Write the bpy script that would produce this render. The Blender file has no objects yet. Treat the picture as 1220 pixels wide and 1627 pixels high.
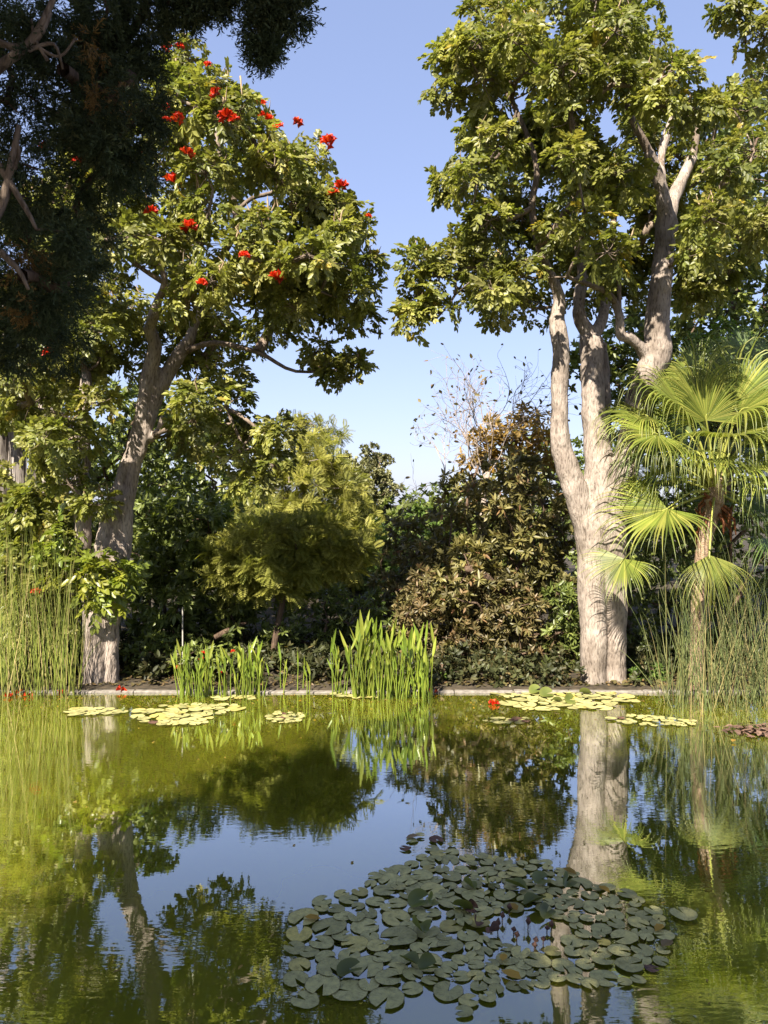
import bpy, bmesh, math, random
import numpy as np
from mathutils import Vector, Matrix, noise as mnoise

random.seed(7)
RS = np.random.RandomState(11)
scn = bpy.context.scene
COL = scn.collection

# ------------------------------------------------------------------ camera
H = 3.1            # eye above the water
F = 1230.0         # focal length in photo pixels
CX, CY = 610.0, 800.0
cd = bpy.data.cameras.new('camera')
cam = bpy.data.objects.new('camera', cd)
COL.objects.link(cam)
cam.location = (0, 0, H)
cam.rotation_euler = (math.pi / 2, 0, 0)
cd.sensor_fit = 'VERTICAL'
cd.sensor_height = 36.0
cd.lens = 36.0 * F / 1627.0
cd.shift_y = -(813.5 - CY) / 1627.0
cd.clip_start = 0.05
cd.clip_end = 3000
scn.camera = cam

# ------------------------------------------------------------------ light
SUN_EL, SUN_AZ = math.radians(44), math.radians(26)   # azimuth: towards the left of straight behind the camera
S = Vector((-math.sin(SUN_AZ) * math.cos(SUN_EL), -math.cos(SUN_AZ) * math.cos(SUN_EL), math.sin(SUN_EL)))
w = bpy.data.worlds.new('World')
scn.world = w
w.use_nodes = True
nt = w.node_tree
for n in list(nt.nodes):
    nt.nodes.remove(n)
wo = nt.nodes.new('ShaderNodeOutputWorld')
bg = nt.nodes.new('ShaderNodeBackground')
sky = nt.nodes.new('ShaderNodeTexSky')
sky.sky_type = 'NISHITA'
sky.sun_disc = False
sky.sun_elevation = SUN_EL
sky.sun_rotation = math.atan2(S.x, S.y)
sky.air_density = 1.0
sky.dust_density = 0.8
sky.ozone_density = 2.2
bg.inputs['Strength'].default_value = 0.091
gm = nt.nodes.new('ShaderNodeGamma'); gm.inputs['Gamma'].default_value = .5
vs = nt.nodes.new('ShaderNodeVectorMath'); vs.operation = 'MULTIPLY'; vs.inputs[1].default_value = (1.04, 1.07, 1.37)
nt.links.new(sky.outputs[0], gm.inputs['Color']); nt.links.new(gm.outputs[0], vs.inputs[0])
nt.links.new(vs.outputs[0], bg.inputs['Color'])
nt.links.new(bg.outputs[0], wo.inputs['Surface'])
sl = bpy.data.lights.new('sun', 'SUN')
sl.energy = 4.2
sl.angle = math.radians(0.53)
sl.color = (1.0, 0.92, 0.79)
so = bpy.data.objects.new('sun', sl)
COL.objects.link(so)
so.rotation_euler = S.to_track_quat('Z', 'Y').to_euler()
so.location = (-20, -20, 30)
scn.view_settings.view_transform = 'Standard'
scn.view_settings.look = 'None'
scn.view_settings.gamma = 1.0
scn.view_settings.use_curve_mapping = False
scn.view_settings.exposure = 1.98
scn.render.engine = 'CYCLES'
cy = scn.cycles
cy.max_bounces = 10
cy.diffuse_bounces = 7
cy.glossy_bounces = 3
cy.transmission_bounces = 4
cy.transparent_max_bounces = 4
cy.use_denoising = True
cy.sample_clamp_indirect = 6.0
cy.caustics_reflective = False
cy.caustics_refractive = False


# ------------------------------------------------------------------ helpers
def W(px, py, D):
    return Vector(((px - CX) / F * D, D, H + (CY - py) / F * D))


def G(px, py, z=0.0):
    """the point on the level z seen at that picture position"""
    D = (H - z) * F / (py - CY)
    return Vector(((px - CX) / F * D, D, z))


def tag(o, label=None, cat=None, group=None, kind=None):
    if label: o['label'] = label
    if cat: o['category'] = cat
    if group: o['group'] = group
    if kind: o['kind'] = kind
    return o


def thing(name, label, cat, loc, group=None):
    o = bpy.data.objects.new(name, None)
    o.empty_display_size = 0.2
    COL.objects.link(o)
    o.location = loc
    return tag(o, label, cat, group)


class MB:
    def __init__(s):
        s.v, s.f, s.t, s.n = [], [], [], 0

    def add(s, verts, faces, tint=0.5):
        verts = np.asarray(verts, dtype=np.float64).reshape(-1, 3)
        s.v.append(verts)
        fs = np.asarray(faces, dtype=np.int64)
        s.f.append(fs + s.n)
        tt = np.asarray(tint, dtype=np.float64)
        s.t.append(np.full(len(verts), float(tint)) if tt.ndim == 0 else tt)
        s.n += len(verts)

    def tube(s, pts, rad, sides=6, tint=0.5, cap=True):
        pts = [Vector(p) for p in pts]
        n = len(pts)
        up = Vector((0.31, 0.17, 0.93))
        V = []
        prev = None
        for i in range(n):
            d = (pts[min(i + 1, n - 1)] - pts[max(i - 1, 0)])
            if d.length < 1e-9: d = Vector((0, 0, 1))
            d.normalize()
            if prev is None:
                a = d.cross(Vector((1, 0, 0)) if abs(d.x) < .7 else Vector((0, 1, 0))).normalized()
            else:
                a = (prev - d * prev.dot(d))
                a = a.normalized() if a.length > 1e-6 else d.orthogonal().normalized()
            prev = a
            b = d.cross(a)
            for k in range(sides):
                th = 2 * math.pi * k / sides
                V.append(pts[i] + (a * math.cos(th) + b * math.sin(th)) * rad[i])
        Fq = []
        for i in range(n - 1):
            for k in range(sides):
                k2 = (k + 1) % sides
                Fq.append((i * sides + k, i * sides + k2, (i + 1) * sides + k2, (i + 1) * sides + k))
        s.add([tuple(v) for v in V], Fq, tint)
        if cap:
            base = s.n - n * sides
            top = base + (n - 1) * sides
            for st in (base, top):
                if sides == 3:
                    s.f.append(np.array([[st, st + 1, st + 2]]))
                elif sides == 4:
                    s.f.append(np.array([[st, st + 1, st + 2, st + 3]]))
                else:
                    s.f.append(np.array([[st, st + k, st + k + 1] for k in range(1, sides - 1)]))

    def inst(s, tv, tf, mats, locs, tints):
        """copies of a template joined in; mats Nx3x3 (columns = axes), locs Nx3"""
        mats = np.asarray(mats); locs = np.asarray(locs); N = len(locs)
        if N == 0: return
        vv = np.einsum('nij,vj->nvi', mats, tv) + locs[:, None, :]
        nv = len(tv)
        ff = (np.asarray(tf)[None, :, :] + (np.arange(N) * nv)[:, None, None]).reshape(-1, np.asarray(tf).shape[1])
        s.v.append(vv.reshape(-1, 3)); s.f.append(ff + s.n)
        s.t.append(np.repeat(np.asarray(tints), nv))
        s.n += N * nv

    def mesh(s, name, mat, origin=(0, 0, 0), smooth=True):
        me = bpy.data.meshes.new(name)
        v = np.concatenate(s.v) - np.array(origin)[None, :]
        q = [f for f in s.f if len(f)]
        loops = np.concatenate([f.reshape(-1) for f in q])
        tot = np.concatenate([np.full(len(f), f.shape[1]) for f in q])
        st = np.concatenate([[0], np.cumsum(tot)[:-1]])
        me.vertices.add(len(v)); me.vertices.foreach_set('co', v.astype(np.float32).reshape(-1))
        me.loops.add(len(loops)); me.loops.foreach_set('vertex_index', loops.astype(np.int32))
        me.polygons.add(len(tot)); me.polygons.foreach_set('loop_start', st.astype(np.int32))
        if smooth:
            me.polygons.foreach_set('use_smooth', np.ones(len(tot), dtype=bool))
        me.update(calc_edges=True)
        me.validate()
        at = me.attributes.new('tint', 'FLOAT', 'POINT')
        at.data.foreach_set('value', np.concatenate(s.t).astype(np.float32))
        if mat: me.materials.append(mat)
        return me

    def build(s, name, mat, parent=None, smooth=True, kind=None, label=None, origin=None):
        org = origin if origin is not None else (root_loc(parent) if parent else Vector((0, 0, 0)))
        o = bpy.data.objects.new(name, s.mesh(name, mat, org, smooth))
        COL.objects.link(o)
        if parent:
            o.parent = parent
        else:
            o.location = org
        if kind: o['kind'] = kind
        if label: o['label'] = label
        return o


def root_loc(o):
    l = Vector((0, 0, 0))
    while o is not None:
        l += o.location
        o = o.parent
    return l


def inpoly(x, y, poly):
    c = False
    n = len(poly)
    j = n - 1
    for i in range(n):
        xi, yi = poly[i]; xj, yj = poly[j]
        if (yi > y) != (yj > y) and x < (xj - xi) * (y - yi) / (yj - yi + 1e-12) + xi:
            c = not c
        j = i
    return c


def edge_dist(x, y, poly):
    best = 1e9
    for i in range(len(poly)):
        ax, ay = poly[i - 1]; bx, by = poly[i]
        dx, dy = bx - ax, by - ay
        t = max(0, min(1, ((x - ax) * dx + (y - ay) * dy) / (dx * dx + dy * dy + 1e-9)))
        best = min(best, math.hypot(x - ax - t * dx, y - ay - t * dy))
    return best


# ------------------------------------------------------------------ materials
def new_mat(name):
    m = bpy.data.materials.new(name)
    m.use_nodes = True
    t = m.node_tree
    for n in list(t.nodes): t.nodes.remove(n)
    out = t.nodes.new('ShaderNodeOutputMaterial')
    return m, t, out


def N(t, typ, **kw):
    n = t.nodes.new(typ)
    for k, v in kw.items():
        if k.startswith('i_'):
            n.inputs[k[2:].replace('_', ' ')].default_value = v
        else:
            setattr(n, k, v)
    return n


def ramp(t, stops):
    r = t.nodes.new('ShaderNodeValToRGB')
    e = r.color_ramp.elements
    while len(e) > 1: e.remove(e[-1])
    e[0].position = stops[0][0]; e[0].color = (*stops[0][1], 1)
    for p, c in stops[1:]:
        x = e.new(p); x.color = (*c, 1)
    return r


def leaf_mat(name, stops, trans=0.3, rough=0.42, spec=0.4, tcol=1.25, noise_amt=0.35, nscale=1.1):
    """stops: colours over the leaf's own random tint (0..1)"""
    m, t, out = new_mat(name)
    at = N(t, 'ShaderNodeAttribute', attribute_name='tint')
    r = ramp(t, stops)
    t.links.new(at.outputs['Fac'], r.inputs[0])
    geo = N(t, 'ShaderNodeNewGeometry')
    nz = N(t, 'ShaderNodeTexNoise'); nz.inputs['Scale'].default_value = nscale; nz.inputs['Detail'].default_value = 2
    t.links.new(geo.outputs['Position'], nz.inputs['Vector'])
    mr = N(t, 'ShaderNodeMapRange'); mr.inputs['From Min'].default_value = .3; mr.inputs['From Max'].default_value = .7
    mr.inputs['To Min'].default_value = 1 - noise_amt; mr.inputs['To Max'].default_value = 1 + noise_amt
    t.links.new(nz.outputs[0], mr.inputs[0])
    rnd = N(t, 'ShaderNodeMapRange'); rnd.inputs['To Min'].default_value = .75; rnd.inputs['To Max'].default_value = 1.25
    t.links.new(geo.outputs['Random Per Island'], rnd.inputs[0])
    mul = N(t, 'ShaderNodeMath', operation='MULTIPLY')
    t.links.new(mr.outputs[0], mul.inputs[0]); t.links.new(rnd.outputs[0], mul.inputs[1])
    vm = N(t, 'ShaderNodeVectorMath', operation='SCALE')
    t.links.new(r.outputs[0], vm.inputs[0]); t.links.new(mul.outputs[0], vm.inputs['Scale'])
    p = N(t, 'ShaderNodeBsdfPrincipled'); p.inputs['Roughness'].default_value = rough
    p.inputs['Specular IOR Level'].default_value = spec
    t.links.new(vm.outputs[0], p.inputs['Base Color'])
    tr = N(t, 'ShaderNodeBsdfTranslucent')
    vm2 = N(t, 'ShaderNodeVectorMath', operation='MULTIPLY')
    vm2.inputs[1].default_value = (tcol * 1.05, tcol * 1.1, tcol * .55)
    t.links.new(vm.outputs[0], vm2.inputs[0]); t.links.new(vm2.outputs[0], tr.inputs['Color'])
    mx = N(t, 'ShaderNodeMixShader'); mx.inputs[0].default_value = trans
    t.links.new(p.outputs[0], mx.inputs[1]); t.links.new(tr.outputs[0], mx.inputs[2])
    t.links.new(mx.outputs[0], out.inputs['Surface'])
    return m


def bark_mat(name, c1, c2, c3, scale=6.0, bump=0.5, stretch=0.25, rough=0.85):
    m, t, out = new_mat(name)
    tc = N(t, 'ShaderNodeNewGeometry')
    mp = N(t, 'ShaderNodeMapping'); mp.inputs['Scale'].default_value = (1, 1, stretch)
    t.links.new(tc.outputs['Position'], mp.inputs[0])
    n1 = N(t, 'ShaderNodeTexNoise'); n1.inputs['Scale'].default_value = scale; n1.inputs['Detail'].default_value = 8; n1.inputs['Roughness'].default_value = .65
    t.links.new(mp.outputs[0], n1.inputs['Vector'])
    n2 = N(t, 'ShaderNodeTexNoise'); n2.inputs['Scale'].default_value = 1.6; n2.inputs['Detail'].default_value = 4
    t.links.new(tc.outputs['Position'], n2.inputs['Vector'])
    r = ramp(t, [(.28, c1), (.5, c2), (.72, c3)])
    t.links.new(n1.outputs[0], r.inputs[0])
    r2 = ramp(t, [(.34, (.62, .60, .56)), (.5, (.98, .97, .95)), (.66, (1.12, 1.1, 1.08))])
    t.links.new(n2.outputs[0], r2.inputs[0])
    mm = N(t, 'ShaderNodeVectorMath', operation='MULTIPLY')
    t.links.new(r.outputs[0], mm.inputs[0]); t.links.new(r2.outputs[0], mm.inputs[1])
    p = N(t, 'ShaderNodeBsdfPrincipled'); p.inputs['Roughness'].default_value = rough
    p.inputs['Specular IOR Level'].default_value = .2
    t.links.new(mm.outputs[0], p.inputs['Base Color'])
    n3 = N(t, 'ShaderNodeTexNoise'); n3.inputs['Scale'].default_value = scale * 5; n3.inputs['Detail'].default_value = 6
    t.links.new(mp.outputs[0], n3.inputs['Vector'])
    r3 = ramp(t, [(.33, (.45, .43, .42)), (.47, (.93, .93, .93)), (.7, (1.1, 1.1, 1.1))])
    t.links.new(n3.outputs[0], r3.inputs[0])
    m4 = N(t, 'ShaderNodeVectorMath', operation='MULTIPLY')
    t.links.new(mm.outputs[0], m4.inputs[0]); t.links.new(r3.outputs[0], m4.inputs[1])
    t.links.new(m4.outputs[0], p.inputs['Base Color'])
    ad = N(t, 'ShaderNodeMath', operation='ADD')
    t.links.new(n1.outputs[0], ad.inputs[0]); t.links.new(n3.outputs[0], ad.inputs[1])
    b = N(t, 'ShaderNodeBump'); b.inputs['Strength'].default_value = bump; b.inputs['Distance'].default_value = .03
    t.links.new(ad.outputs[0], b.inputs['Height']); t.links.new(b.outputs[0], p.inputs['Normal'])
    t.links.new(p.outputs[0], out.inputs['Surface'])
    return m


def plain_mat(name, c1, c2, scale=8, rough=.8, bump=.3, spec=.3):
    m, t, out = new_mat(name)
    g = N(t, 'ShaderNodeNewGeometry')
    n1 = N(t, 'ShaderNodeTexNoise'); n1.inputs['Scale'].default_value = scale; n1.inputs['Detail'].default_value = 7
    t.links.new(g.outputs['Position'], n1.inputs['Vector'])
    r = ramp(t, [(.3, c1), (.7, c2)])
    t.links.new(n1.outputs[0], r.inputs[0])
    p = N(t, 'ShaderNodeBsdfPrincipled'); p.inputs['Roughness'].default_value = rough
    p.inputs['Specular IOR Level'].default_value = spec
    t.links.new(r.outputs[0], p.inputs['Base Color'])
    b = N(t, 'ShaderNodeBump'); b.inputs['Strength'].default_value = bump; b.inputs['Distance'].default_value = .02
    t.links.new(n1.outputs[0], b.inputs['Height']); t.links.new(b.outputs[0], p.inputs['Normal'])
    t.links.new(p.outputs[0], out.inputs['Surface'])
    return m


def water_mat():
    m, t, out = new_mat('pond_water')
    g = N(t, 'ShaderNodeNewGeometry')
    mp = N(t, 'ShaderNodeMapping'); mp.inputs['Scale'].default_value = (.55, 1.6, 1)
    t.links.new(g.outputs['Position'], mp.inputs[0])
    n1 = N(t, 'ShaderNodeTexNoise'); n1.inputs['Scale'].default_value = 11.0; n1.inputs['Detail'].default_value = 2.0; n1.inputs['Roughness'].default_value = .5
    t.links.new(mp.outputs[0], n1.inputs['Vector'])
    n2 = N(t, 'ShaderNodeTexNoise'); n2.inputs['Scale'].default_value = .7; n2.inputs['Detail'].default_value = 2
    t.links.new(g.outputs['Position'], n2.inputs['Vector'])
    mr = N(t, 'ShaderNodeMapRange'); mr.inputs['From Min'].default_value = .4; mr.inputs['From Max'].default_value = .62
    mr.inputs['To Min'].default_value = .12; mr.inputs['To Max'].default_value = 1
    t.links.new(n2.outputs[0], mr.inputs[0])
    mu = N(t, 'ShaderNodeMath', operation='MULTIPLY')
    t.links.new(n1.outputs[0], mu.inputs[0]); t.links.new(mr.outputs[0], mu.inputs[1])
    b = N(t, 'ShaderNodeBump'); b.inputs['Strength'].default_value = .036; b.inputs['Distance'].default_value = .024
    t.links.new(mu.outputs[0], b.inputs['Height'])
    # murk: algae-green water body
    n3 = N(t, 'ShaderNodeTexNoise'); n3.inputs['Scale'].default_value = .55; n3.inputs['Detail'].default_value = 4
    t.links.new(g.outputs['Position'], n3.inputs['Vector'])
    r = ramp(t, [(.3, (.085, .09, .008)), (.7, (.15, .152, .014))])
    t.links.new(n3.outputs[0], r.inputs[0])
    p = N(t, 'ShaderNodeBsdfPrincipled')
    p.subsurface_method = 'BURLEY'
    p.inputs['Subsurface Weight'].default_value = 1.0
    p.inputs['Subsurface Radius'].default_value = (.8, 1.0, .3)
    p.inputs['Subsurface Scale'].default_value = .6
    p.inputs['Specular IOR Level'].default_value = 0.0
    p.inputs['Roughness'].default_value = 1.0
    t.links.new(r.outputs[0], p.inputs['Base Color'])
    gl = N(t, 'ShaderNodeBsdfGlossy'); gl.inputs['Roughness'].default_value = .012
    gl.inputs['Color'].default_value = (.93, .96, .97, 1)
    t.links.new(b.outputs[0], gl.inputs['Normal'])
    fr = N(t, 'ShaderNodeFresnel'); fr.inputs['IOR'].default_value = 1.33
    ma = N(t, 'ShaderNodeMath', operation='MULTIPLY_ADD'); ma.inputs[1].default_value = 4.9; ma.inputs[2].default_value = .05
    ma.use_clamp = True
    t.links.new(fr.outputs[0], ma.inputs[0])
    mx = N(t, 'ShaderNodeMixShader')
    mn = N(t, 'ShaderNodeMath', operation='MINIMUM'); mn.inputs[1].default_value = .62
    t.links.new(ma.outputs[0], mn.inputs[0]); t.links.new(mn.outputs[0], mx.inputs[0]); t.links.new(p.outputs[0], mx.inputs[1]); t.links.new(gl.outputs[0], mx.inputs[2])
    t.links.new(mx.outputs[0], out.inputs['Surface'])
    return m


def pad_mat():
    m, t, out = new_mat('lily_pad')
    at = N(t, 'ShaderNodeAttribute', attribute_name='tint')
    oi = N(t, 'ShaderNodeObjectInfo')
    r = ramp(t, [(0, (.25, .235, .095)), (.35, (.34, .32, .13)), (.7, (.40, .37, .15)), (.93, (.42, .37, .13)), (1, (.46, .38, .09))])
    t.links.new(oi.outputs['Random'], r.inputs[0])
    tc = N(t, 'ShaderNodeTexCoord')
    sep = N(t, 'ShaderNodeSeparateXYZ'); t.links.new(tc.outputs['Object'], sep.inputs[0])
    an = N(t, 'ShaderNodeMath', operation='ARCTAN2'); t.links.new(sep.outputs[1], an.inputs[0]); t.links.new(sep.outputs[0], an.inputs[1])
    m1 = N(t, 'ShaderNodeMath', operation='MULTIPLY'); m1.inputs[1].default_value = 9; t.links.new(an.outputs[0], m1.inputs[0])
    si = N(t, 'ShaderNodeMath', operation='SINE'); t.links.new(m1.outputs[0], si.inputs[0])
    pw = N(t, 'ShaderNodeMath', operation='POWER'); pw.inputs[1].default_value = 10
    ab = N(t, 'ShaderNodeMath', operation='ABSOLUTE'); t.links.new(si.outputs[0], ab.inputs[0]); t.links.new(ab.outputs[0], pw.inputs[0])
    g = N(t, 'ShaderNodeNewGeometry')
    nz = N(t, 'ShaderNodeTexNoise'); nz.inputs['Scale'].default_value = 22; nz.inputs['Detail'].default_value = 6; nz.inputs['Roughness'].default_value = .7
    t.links.new(g.outputs['Position'], nz.inputs['Vector'])
    r2 = ramp(t, [(.3, (.55, .55, .5)), (.5, (1, 1, 1)), (.75, (1.35, 1.3, 1.15))])
    t.links.new(nz.outputs[0], r2.inputs[0])
    mm = N(t, 'ShaderNodeVectorMath', operation='MULTIPLY')
    t.links.new(r.outputs[0], mm.inputs[0]); t.links.new(r2.outputs[0], mm.inputs[1])
    # dark rim carried by the tint attribute (1 at the rim)
    rr = ramp(t, [(.80, (1, 1, 1)), (1, (.30, .26, .22))])
    t.links.new(at.outputs['Fac'], rr.inputs[0])
    m3 = N(t, 'ShaderNodeVectorMath', operation='MULTIPLY')
    t.links.new(mm.outputs[0], m3.inputs[0]); t.links.new(rr.outputs[0], m3.inputs[1])
    p = N(t, 'ShaderNodeBsdfPrincipled'); p.inputs['Roughness'].default_value = .5
    p.inputs['Specular IOR Level'].default_value = .35
    t.links.new(m3.outputs[0], p.inputs['Base Color'])
    hs = N(t, 'ShaderNodeMath', operation='MULTIPLY_ADD'); hs.inputs[1].default_value = .5
    t.links.new(pw.outputs[0], hs.inputs[0]); t.links.new(nz.outputs[0], hs.inputs[2])
    b = N(t, 'ShaderNodeBump'); b.inputs['Strength'].default_value = .35; b.inputs['Distance'].default_value = .008
    t.links.new(hs.outputs[0], b.inputs['Height']); t.links.new(b.outputs[0], p.inputs['Normal'])
    t.links.new(p.outputs[0], out.inputs['Surface'])
    return m


M = {}
M['water'] = water_mat()
M['pad'] = pad_mat()
M['pad_yellow'] = plain_mat('yellow_lily_pad', (.26, .22, .07), (.38, .33, .10), 25, .5, .3)
M['pad_green'] = leaf_mat('raised_lily_pad', [(0, (.06, .085, .02)), (1, (.14, .155, .035))], .25, .4)
M['pad_brown'] = plain_mat('dead_lily_pad', (.05, .03, .025), (.16, .08, .05), 30, .7)
M['bark'] = bark_mat('pale_bark', (.19, .152, .126), (.30, .25, .212), (.375, .322, .28), 8, .8)
M['bark_branch'] = bark_mat('branch_bark', (.10, .075, .055), (.2, .155, .12), (.29, .23, .185), 9, .5)
M['bark_brown'] = bark_mat('brown_bark', (.05, .035, .025), (.12, .08, .055), (.2, .14, .10), 9, .8)
M['bark_grey'] = bark_mat('grey_bark', (.12, .10, .09), (.24, .21, .19), (.36, .32, .29), 5, .7, .12)
M['bark_palm'] = bark_mat('palm_bark', (.2, .12, .07), (.36, .25, .17), (.46, .36, .27), 9, .8, 2.0)
M['palm_boot'] = bark_mat('palm_leaf_base', (.10, .035, .015), (.24, .09, .04), (.36, .18, .09), 12, .6)
M['twig_pale'] = bark_mat('bare_twig', (.22, .18, .155), (.34, .28, .24), (.44, .37, .32), 9, .3)
M['tulip_leaf'] = leaf_mat('tulip_tree_leaf', [(0, (.09, .11, .024)), (.35, (.155, .168, .036)), (.7, (.225, .222, .055)), (.95, (.29, .27, .085)), (.985, (.28, .24, .05)), (1, (.32, .25, .04))], .4, .42, .38)
M['tulip_leaf_pale'] = leaf_mat('young_tulip_tree_leaf', [(0, (.09, .13, .015)), (.6, (.17, .20, .025)), (1, (.26, .26, .03))], .35, .38, .5)
M['dark_leaf'] = leaf_mat('dark_glossy_leaf', [(0, (.08, .105, .026)), (.6, (.145, .175, .042)), (1, (.22, .24, .065))], .33, .4, .4)
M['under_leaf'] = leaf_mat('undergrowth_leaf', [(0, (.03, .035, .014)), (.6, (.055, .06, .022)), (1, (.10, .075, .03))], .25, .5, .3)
M['feather_leaf'] = leaf_mat('feathery_leaf', [(0, (.14, .155, .03)), (.5, (.21, .21, .042)), (1, (.30, .28, .06))], .4, .55, .2)
M['feather_far'] = leaf_mat('feathery_far_leaf', [(0, (.15, .16, .035)), (.5, (.23, .225, .05)), (1, (.33, .30, .07))], .4, .55, .2)
M['olive_leaf'] = leaf_mat('olive_brown_leaf', [(0, (.07, .066, .022)), (.45, (.14, .125, .04)), (.8, (.20, .175, .06)), (.93, (.22, .15, .055)), (1, (.22, .11, .06))], .25, .42, .4)
M['rust_leaf'] = leaf_mat('rusty_leaf', [(0, (.08, .072, .028)), (.5, (.13, .105, .042)), (1, (.19, .115, .055))], .25, .45, .35)
M['gold_leaf'] = leaf_mat('golden_dry_leaf', [(0, (.20, .14, .05)), (.6, (.30, .20, .06)), (1, (.45, .26, .03))], .35, .6, .2)
M['far_leaf'] = leaf_mat('far_grey_leaf', [(0, (.13, .135, .06)), (1, (.23, .22, .10))], .2, .6, .25)
M['fresh_leaf'] = leaf_mat('fresh_green_leaf', [(0, (.06, .11, .022)), (1, (.14, .2, .035))], .35, .4, .4)
M['conifer_leaf'] = leaf_mat('cypress_leaf', [(0, (.032, .046, .022)), (.6, (.055, .075, .034)), (1, (.10, .11, .048))], .12, .7, .2)
M['dry_conifer'] = leaf_mat('dry_cypress_leaf', [(0, (.15, .09, .03)), (1, (.24, .15, .05))], .12, .7, .2)
M['reed'] = leaf_mat('reed', [(0, (.11, .15, .025)), (.5, (.19, .22, .04)), (.8, (.27, .27, .07)), (1, (.42, .33, .16))], .3, .45, .35)
M['reed_dark'] = leaf_mat('reed_grey_green', [(0, (.10, .13, .045)), (.5, (.16, .19, .065)), (.8, (.24, .24, .09)), (1, (.40, .31, .14))], .3, .45, .35)
M['pickerel'] = leaf_mat('pickerel_leaf', [(0, (.12, .18, .022)), (.5, (.19, .25, .03)), (1, (.30, .32, .05))], .4, .33, .5)
M['palm_leaf'] = leaf_mat('fan_palm_leaf', [(0, (.11, .145, .025)), (.5, (.18, .21, .036)), (1, (.28, .28, .06))], .42, .38, .45)
M['palm_leaf_dark'] = leaf_mat('fan_palm_leaf_dark', [(0, (.06, .10, .025)), (1, (.12, .16, .04))], .35, .42, .4)
M['petiole'] = plain_mat('palm_leaf_stalk', (.22, .24, .05), (.34, .33, .07), 10, .45, .1)
M['red'] = leaf_mat('red_petal', [(0, (.40, .012, .004)), (.5, (.54, .028, .006)), (1, (.62, .08, .012))], .25, .5, .3)
M['pod'] = plain_mat('seed_pod', (.20, .13, .07), (.36, .27, .16), 15, .7)
M['kerb'] = plain_mat('kerb_stone', (.12, .105, .085), (.27, .24, .205), 14, .85, .5)
M['soil'] = plain_mat('leaf_litter_ground', (.018, .015, .010), (.06, .045, .028), 9, .95, .9)
M['terrace'] = plain_mat('terrace_stone', (.28, .26, .23), (.40, .37, .33), 6, .85)
M['debris'] = plain_mat('wet_debris', (.05, .03, .02), (.2, .12, .08), 30, .7, .8)
M['post'] = plain_mat('pale_post', (.2, .18, .15), (.32, .3, .26), 20, .7)


# ------------------------------------------------------------------ leaf templates (leaf along +x, upper face +z)
def leaflet(o, d, side, up, L, w, fold=.18):
    """six-point blade folded along its midrib"""
    o, d, side, up = map(np.array, (o, d, side, up))
    p = [o, o + d * L * .3 - side * w + up * fold * w, o + d * L * .68 - side * w * .86 + up * fold * w, o + d * L,
         o + d * L * .68 + side * w * .86 + up * fold * w, o + d * L * .3 + side * w + up * fold * w]
    return p, [(0, 1, 2, 3), (0, 3, 4, 5)]


def t_simple(w=.22, fold=.3, droop=.12):
    p, f = leaflet((0, 0, 0), (1, 0, -droop), (0, 1, 0), (0, 0, 1), 1, w, fold)
    return np.array(p), np.array(f)


def t_diamond(w=.2):
    v = np.array([(0, 0, 0), (.45, -w, .03), (1, 0, -.12), (.45, w, .03)])
    return v, np.array([(0, 1, 2, 3)])


def t_pinnate(pairs=5, ll=.34, lw=.075, droop=.45, seed=0):
    r = random.Random(seed)
    V, Fc = [], []

    def put(p, f):
        n = len(V)
        V.extend([tuple(x) for x in p]); Fc.extend([tuple(i + n for i in q) for q in f])
    pos = lambda t: np.array((t * (1 - .18 * droop * t), 0, .12 * t - droop * t * t * .75))
    for i in range(pairs):
        t = .2 + .72 * i / (pairs - 1)
        o = pos(t)
        k = ll * (.72 + .38 * math.sin(math.pi * (i + .8) / (pairs + .6)))
        for sgn in (1, -1):
            a = math.radians(58 - 22 * t + r.uniform(-18, 18))
            d = np.array((math.cos(a), sgn * math.sin(a), -.3 - .4 * droop * t + r.uniform(-.4, .25)))
            d /= np.linalg.norm(d)
            up = np.array((0, 0, 1.0)) - d * d[2]; up /= np.linalg.norm(up)
            rl_ = r.uniform(-.7, .7); sd_ = np.cross(up, d)
            put(*leaflet(o, d, sd_ * math.cos(rl_) + up * math.sin(rl_), up * math.cos(rl_) - sd_ * math.sin(rl_), k, lw * r.uniform(.85, 1.2), .35))
    o = pos(.94)
    put(*leaflet(o, np.array((.85, 0, -.52)), (0, 1, 0), (.5, 0, .85), ll, lw, .35))
    # the stalk as a thin ribbon
    ts = np.linspace(0, .94, 4)
    n = len(V)
    for t in ts:
        c = pos(t)
        V.append(tuple(c + (0, .008, 0))); V.append(tuple(c - (0, .008, 0)))
    for i in range(3):
        Fc.append((n + 2 * i, n + 2 * i + 1, n + 2 * i + 3, n + 2 * i + 2))
    return np.array(V), np.array(Fc)


def t_feather(pairs=9, ll=.3, lw=.045, droop=.15):
    V, Fc = [], []
    for i in range(pairs):
        t = .12 + .85 * i / (pairs - 1)
        o = np.array((t, 0, -droop * t * t))
        k = ll * (.55 + .6 * math.sin(math.pi * (i + .7) / pairs))
        for sgn in (1, -1):
            d = np.array((.45, sgn * .85, -.12))
            n = len(V)
            s = np.array((-.85 * sgn, .45, 0)) * lw
            V += [tuple(o), tuple(o + d * k * .5 - s * sgn), tuple(o + d * k), tuple(o + d * k * .5 + s * sgn)]
            Fc.append((n, n + 1, n + 2, n + 3))
    return np.array(V), np.array(Fc)


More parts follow.
